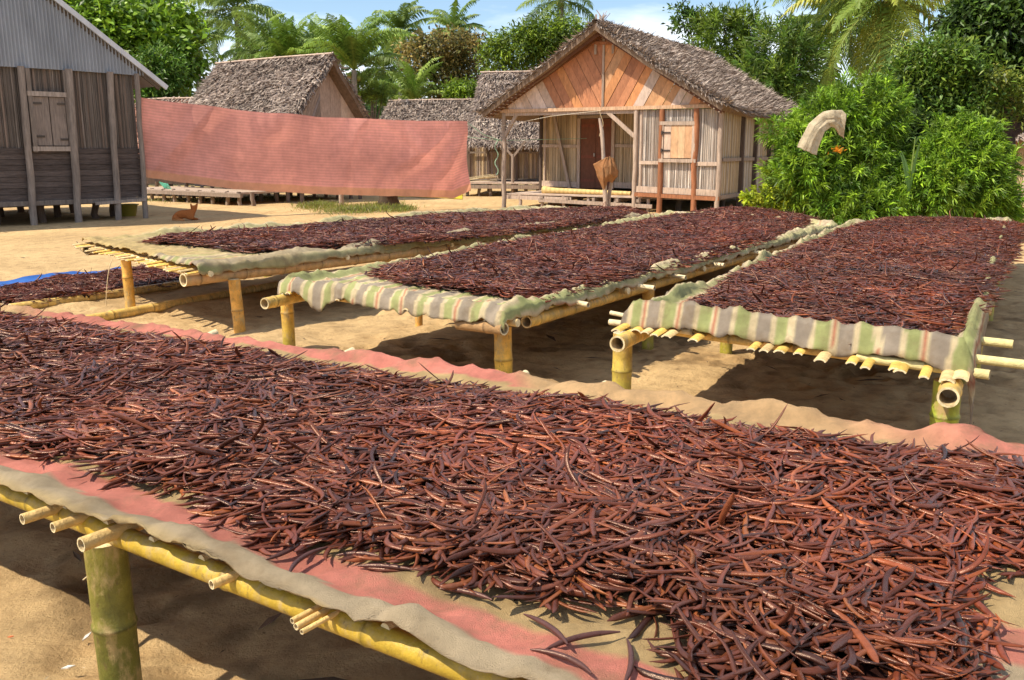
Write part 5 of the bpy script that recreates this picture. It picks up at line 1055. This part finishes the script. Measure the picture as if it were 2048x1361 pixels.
def dogc(V): 
    c = np.tile(np.array([.36, .115, .030]), (len(V), 1)); c[(V[:, 1] < -.10) & (V[:, 2] < .05)] = [.45, .2, .08]; c[(V[:, 1] > .2)] = [.5, .35, .25]; return c
dog = skin_figure('dog', [(x * 1.12, y, z) for x, y, z in sv], se, sr, M['fur'], dogc, loc=(dp[0], dp[1], gz(*dp) - .01)); tag(dog, 'small fox-red dog lying on the sand with its back turned and ears up', 'dog')
# basin under the house
bp_ = G(255, 432); t = empty('plastic_basin', (bp_[0], bp_[1], gz(*bp_)), 'olive green plastic basin between two stilts of the tin roofed house', 'basin'); m = MB(); n = 28; th = np.arange(n) / n * 2 * PI
prof = [(.0, .0), (.19, .0), (.205, .02), (.255, .27), (.29, .285), (.29, .30), (.265, .30), (.24, .28), (.19, .03), (0, .025)]; V = np.concatenate([np.stack([bp_[0] + r * np.cos(th), bp_[1] + r * np.sin(th), np.full(n, gz(*bp_) + z)], -1) for r, z in prof])
i = np.arange(len(prof) - 1)[:, None] * n; j = np.arange(n)[None]; m.add(V, np.stack([i + j, i + (j + 1) % n, i + n + (j + 1) % n, i + n + j], -1).reshape(-1, 4), np.array([.22, .19, .03])); m.build('bowl', M['paint'], t)
# leaning poles with the brown cloth in front of the porch
fp = D(1212, 300, 21.8)[:2]; t = empty('leaning_pole', (fp[0], fp[1], 0), 'pair of thin crooked poles standing in front of the porch, carrying a brown cloth', 'pole')
def P2(px, py, d=21.8): return D(px, py, d)
m = MB(); tube(m, [P2(1211, 430), P2(1207, 370), P2(1203, 310), P2(1199, 265), P2(1194, 240)], [.06, .055, .045, .045, .03], GW * 1.5, 8, jit=.003); m.build('stake', M['wood'], t)
m = MB(); tube(m, [P2(1214, 430, 21.9), P2(1216, 390, 21.9), P2(1222, 350, 21.9), P2(1216, 330, 21.9)], [.055, .05, .04, .03], GW * 1.3, 8, jit=.003); m.build('stake', M['wood'], t)
def drape(name, ctrl, thick, col, label, cat, m_=None, seed=1, rib=.012):
    # ctrl: rows of points forming a surface
    C_ = np.array(ctrl, float); from_ = C_.shape[:2]
    def up1(A, n):
        k = A.shape[0]; x = np.linspace(0, k - 1, n); i = np.clip(np.floor(x).astype(int), 0, k - 2); f = (x - i)[:, None, None]; f = f * f * (3 - 2 * f); return A[i] * (1 - f) + A[i + 1] * f
    S = up1(C_, 36); S = up1(S.transpose(1, 0, 2), 36).transpose(1, 0, 2); k = np.arange(36)
    a, b = np.meshgrid(k, k); S[..., 1] += rib * np.sin(a * .9 + .3 * np.sin(b * .25) * 3 + seed) + .025 * fbm(a * .15, b * .08, seed, 3); S[..., 2] += .02 * fbm(a * .2, b * .2, seed + 3, 2)
    m = MB(); i = np.arange(35)[:, None] * 36; j = np.arange(35)[None]; m.add(S.reshape(-1, 3), np.stack([i + j, i + j + 1, i + 36 + j + 1, i + 36 + j], -1).reshape(-1, 4), col)
    o = m.build(name, m_ or M['cloth']); s = o.modifiers.new('thickness', 'SOLIDIFY'); s.thickness = thick; return tag(o, label, cat)
drape('brown_cloth', [[P2(1203, 319, 21.6), P2(1209, 315, 21.55), P2(1216, 313, 21.6), P2(1224, 318, 21.6)], [P2(1184, 328, 21.7), P2(1203, 335, 21.5), P2(1218, 330, 21.5), P2(1233, 341, 21.6)], [P2(1192, 350, 21.7), P2(1204, 356, 21.5), P2(1217, 347, 21.5), P2(1231, 352, 21.6)], [P2(1205, 378, 21.65), P2(1207, 376, 21.6), P2(1212, 360, 21.6), P2(1222, 364, 21.7)]],
      .012, np.array([.36, .17, .075]), 'brown cloth draped over the crooked poles in front of the porch', 'cloth', seed=2)
rows = []
for (cx, cy, nx2, ny2, dd) in ((1601, 303, 20, 8, 15.5), (1608, 280, 17, 6, 15.5), (1618, 258, 15, 8, 15.5), (1635, 243, 9, 14, 15.6), (1650, 242, 2, 17, 15.6), (1662, 248, -2, 22, 15.7), (1672, 256, 0, 22, 15.7)):
    rows.append([D(cx - nx2 * f, cy - ny2 * f * (1 if nx2 > 5 else 1), dd - .06 * (1 - f * f)) for f in (-1, -.3, .3, 1)])
drape('tan_cloth', rows, .012, np.array([.68, .56, .38]), 'tan cloth thrown over the left bright bush, one end hanging down', 'cloth', seed=5, rib=.002)
# rolled mat on the porch
m = MB(); a = F.P(1.0, .62, .46); b = F.P(3.75, .55, .43); n = 60; f = np.linspace(0, 1, n); r = .085 - .03 * f + .035 * np.exp(-(f / .08) ** 2)
cols_ = np.array([.64, .46, .19]) * (1 - .22 * (np.arange(n) % 3 == 0))[:, None]; tube(m, a + (b - a) * f[:, None], r, cols_, 14, cap=False)
for k in range(3): tube(m, [a + (b - a) * .0 + [0, 0, 0], a + (b - a) * .02], [.10 - k * .03, .09 - k * .03], np.array([.5, .36, .16]), 14, cap=False)
tag(m.build('rolled_mat', M['dry'], loc=a), 'long straw mat rolled up on the porch boards', 'mat')
# bundle of sticks at the far porch
m = MB()
for k in range(9): p = F4.P(.15 + rs.rand() * .2, -1.2 + rs.rand() * .3, .50 + k * .012); beam(m, p, p + F4.u * (1.0 + .3 * rs.rand()) + np.array([0, .1 * rs.randn(), .05 + .2 * rs.rand()]), .05, .02, LBE * (.7 + .4 * rs.rand()))
tag(m.build('board_bundle', M['dry'], loc=F4.P(.3, -1.1, 0)), 'loose pale laths piled on the deck at the right end of the pink net', 'laths')
# stump, post, yellow sheet, green cloth, stones
def lump(name, px, py, rx, rz, col, label, cat, ma='bark', ry=None, jag=.15):
    p = G(px, py); m = MB(); n = 18; k = 9; th = np.arange(n) / n * 2 * PI; V = []
    for a in np.linspace(-.3, PI / 2, k):
        for b in th: q = 1 + jag * vn(b * 1.5 + px, a * 2, 3) * 2; V.append([p[0] + rx * math.cos(a) * math.cos(b) * q, p[1] + (ry or rx) * math.cos(a) * math.sin(b) * q, gz(*p) + rz * math.sin(a) * q])
    i = np.arange(k - 1)[:, None] * n; j = np.arange(n)[None]; m.add(V, np.stack([i + j, i + (j + 1) % n, i + n + (j + 1) % n, i + n + j], -1).reshape(-1, 4), col); return tag(m.build(name, M[ma], loc=(p[0], p[1], 0)), label, cat)
p = G(777, 412); m = MB(); n = 16; th = np.arange(n) / n * 2 * PI
V = []; zs_ = [-.1, .05, .2, .32, .34]
for z in zs_:
    for b in th: q = (.34 if z < .1 else .27) * (1 + .3 * vn(b * 2, z, 8)); V.append([p[0] + q * math.cos(b), p[1] + q * math.sin(b), z + (.05 * vn(b * 3, 1, 4) if z > .3 else 0)])
i = np.arange(4)[:, None] * n; j = np.arange(n)[None]; m.add(V, np.stack([i + j, i + (j + 1) % n, i + n + (j + 1) % n, i + n + j], -1).reshape(-1, 4), np.array([.07, .05, .035])); V = np.array(V); m.add(np.vstack([V[-n:], V[-n:].mean(0)]), np.stack([np.arange(n), (np.arange(n) + 1) % n, np.full(n, n)], -1), np.array([.12, .09, .07]))
tag(m.build('tree_stump', M['bark'], loc=(p[0], p[1], 0)), 'dark stump in the grass under the pink net', 'stump')
m = MB(); q = G(683, 412); tube(m, [z3(q, -.1), z3(q, .55)], .07, GW * 1.4, 9); tag(m.build('short_post', M['wood'], loc=(q[0], q[1], 0)), 'short grey post in the grass patch behind the net', 'post')
c00 = np.array([G(790, 392), G(925, 398), G(800, 384), G(925, 388)]); A_, B_ = np.meshgrid(np.linspace(0, 1, 30), np.linspace(0, 1, 12)); P = bil(c00, A_, B_)
m = MB(); i = np.arange(11)[:, None] * 30; j = np.arange(29)[None]; m.add(np.concatenate([P, (gh(P[..., 0], P[..., 1]) + .02 + .02 * vn(A_ * 6, B_ * 4))[..., None]], -1), np.stack([i + j, i + j + 1, i + 30 + j + 1, i + 30 + j], -1).reshape(-1, 4), np.array([.68, .55, .05])); tag(m.build('yellow_sheet', M['cloth']), 'yellow sheet lying on the sand behind the lower right of the net', 'sheet')
drape('green_cloth', [[D(328, 362, 29.5), D(345, 366, 29.5)], [D(338, 374, 29.4), D(352, 378, 29.4)]], .01, np.array([.15, .48, .33]), 'small sea green cloth hanging at the left end of the low deck', 'cloth')
lump('stone', 330, 461, .10, .07, np.array([.16, .12, .09]), 'dark lump on the sand in front of the dog', 'stone', 'litter')
lump('stone', 310, 463, .05, .03, np.array([.2, .15, .12]), 'tiny dark stone left of the dark lump before the dog', 'stone', 'litter')
# litter on the sand: bits of leaf, husk, twig, shell
m = MB()
def bits(n, x0, x1, y0, y1, ln, col):
    x = x0 + rs.rand(n) * (x1 - x0); y = y0 + rs.rand(n) * (y1 - y0); z = gh(x, y) + .008; a = rs.rand(n) * 2 * PI; d = nrm(np.stack([np.cos(a), np.sin(a), rs.randn(n) * .15], -1))
    L = ln * (.3 + rs.rand(n) ** 2 * 1.4); leaf_mesh(m, np.stack([x, y, z], -1), d, nrm(np.stack([rs.randn(n) * .12, rs.randn(n) * .12, np.ones(n)], -1)), L, L * (.10 + .16 * rs.rand(n)), np.tile(col, (n, 1)) * (.6 + .7 * rs.rand(n, 1)), True)
bits(900, -3.5, 3.5, 2, 9, .030, np.array([.14, .09, .05])); bits(90, -3.5, 3.5, 2, 9, .022, np.array([.65, .58, .45])); bits(500, -12, 8, 9, 24, .10, np.array([.16, .11, .06])); bits(70, -3, 3, 2.2, 9, .16, np.array([.12, .08, .05]))
tag(m.build('litter', M['litter'], smooth=False), 'scattered bits of dry leaf, husk and shell on the sand', 'litter', None, 'stuff')
# a few countable bits of rubbish in the foreground sand
for (px, py, ln, col, lab, yaw) in ((162, 1262, .07, [.75, .72, .65], 'white plastic strip on the sand left of the green leg', 1.35), (120, 1322, .06, [.7, .68, .62], 'pale broken shell on the sand at the bottom left', .3), (605, 1350, .09, [.75, .72, .66], 'thin white sliver on the sand at the bottom below the rail', .6), (12, 1255, .03, [.65, .2, .08], 'tiny orange leaf scrap at the left edge of the sand', .2), (515, 1230, .16, [.18, .11, .07], 'dark stick lying in the shade under the near table', 1.0)):
    p = G(px, py); m = MB(); d = np.array([[math.cos(yaw), math.sin(yaw), .1]]); leaf_mesh(m, np.array([[p[0], p[1], gz(*p) + .01]]), d, np.array([[.1, -.15, .9]]), ln * .7, ln * .16, np.array([col]), True)
    o = m.build('scrap', M['litter'], loc=(p[0], p[1], 0), smooth=False); s = o.modifiers.new('thickness', 'SOLIDIFY'); s.thickness = .004; tag(o, lab, 'scrap')
# loose straws hanging at the table joints
m = MB()
for (a, b, c) in (((245, 1062), (205, 1090), (178, 1160)), ((225, 520), (205, 570), (185, 628)), ((250, 1060), (230, 1120), (190, 1128))):
    z0, z1 = (.54, .3) if a[1] > 900 else (.5, .05); p = G(*a, z0 + .02); q = p + np.array([-.10, -.02]); f = np.linspace(0, 1, 9)[:, None]
    P0, P1, P2_ = z3(p, z0 + .02), z3(p + [-.04, -.06], z0 - .06), z3(q + rs.randn(2) * .02, z1 if a[1] < 900 else z0 - .12); tube(m, P0 * (1 - f) ** 2 + 2 * P1 * f * (1 - f) + P2_ * f ** 2, .002 if a[1] > 900 else .004, LBE, 4)
tag(m.build('binding_straw', M['dry']), 'loose ends of straw binding hanging from the table joints', 'straw', None, 'stuff')
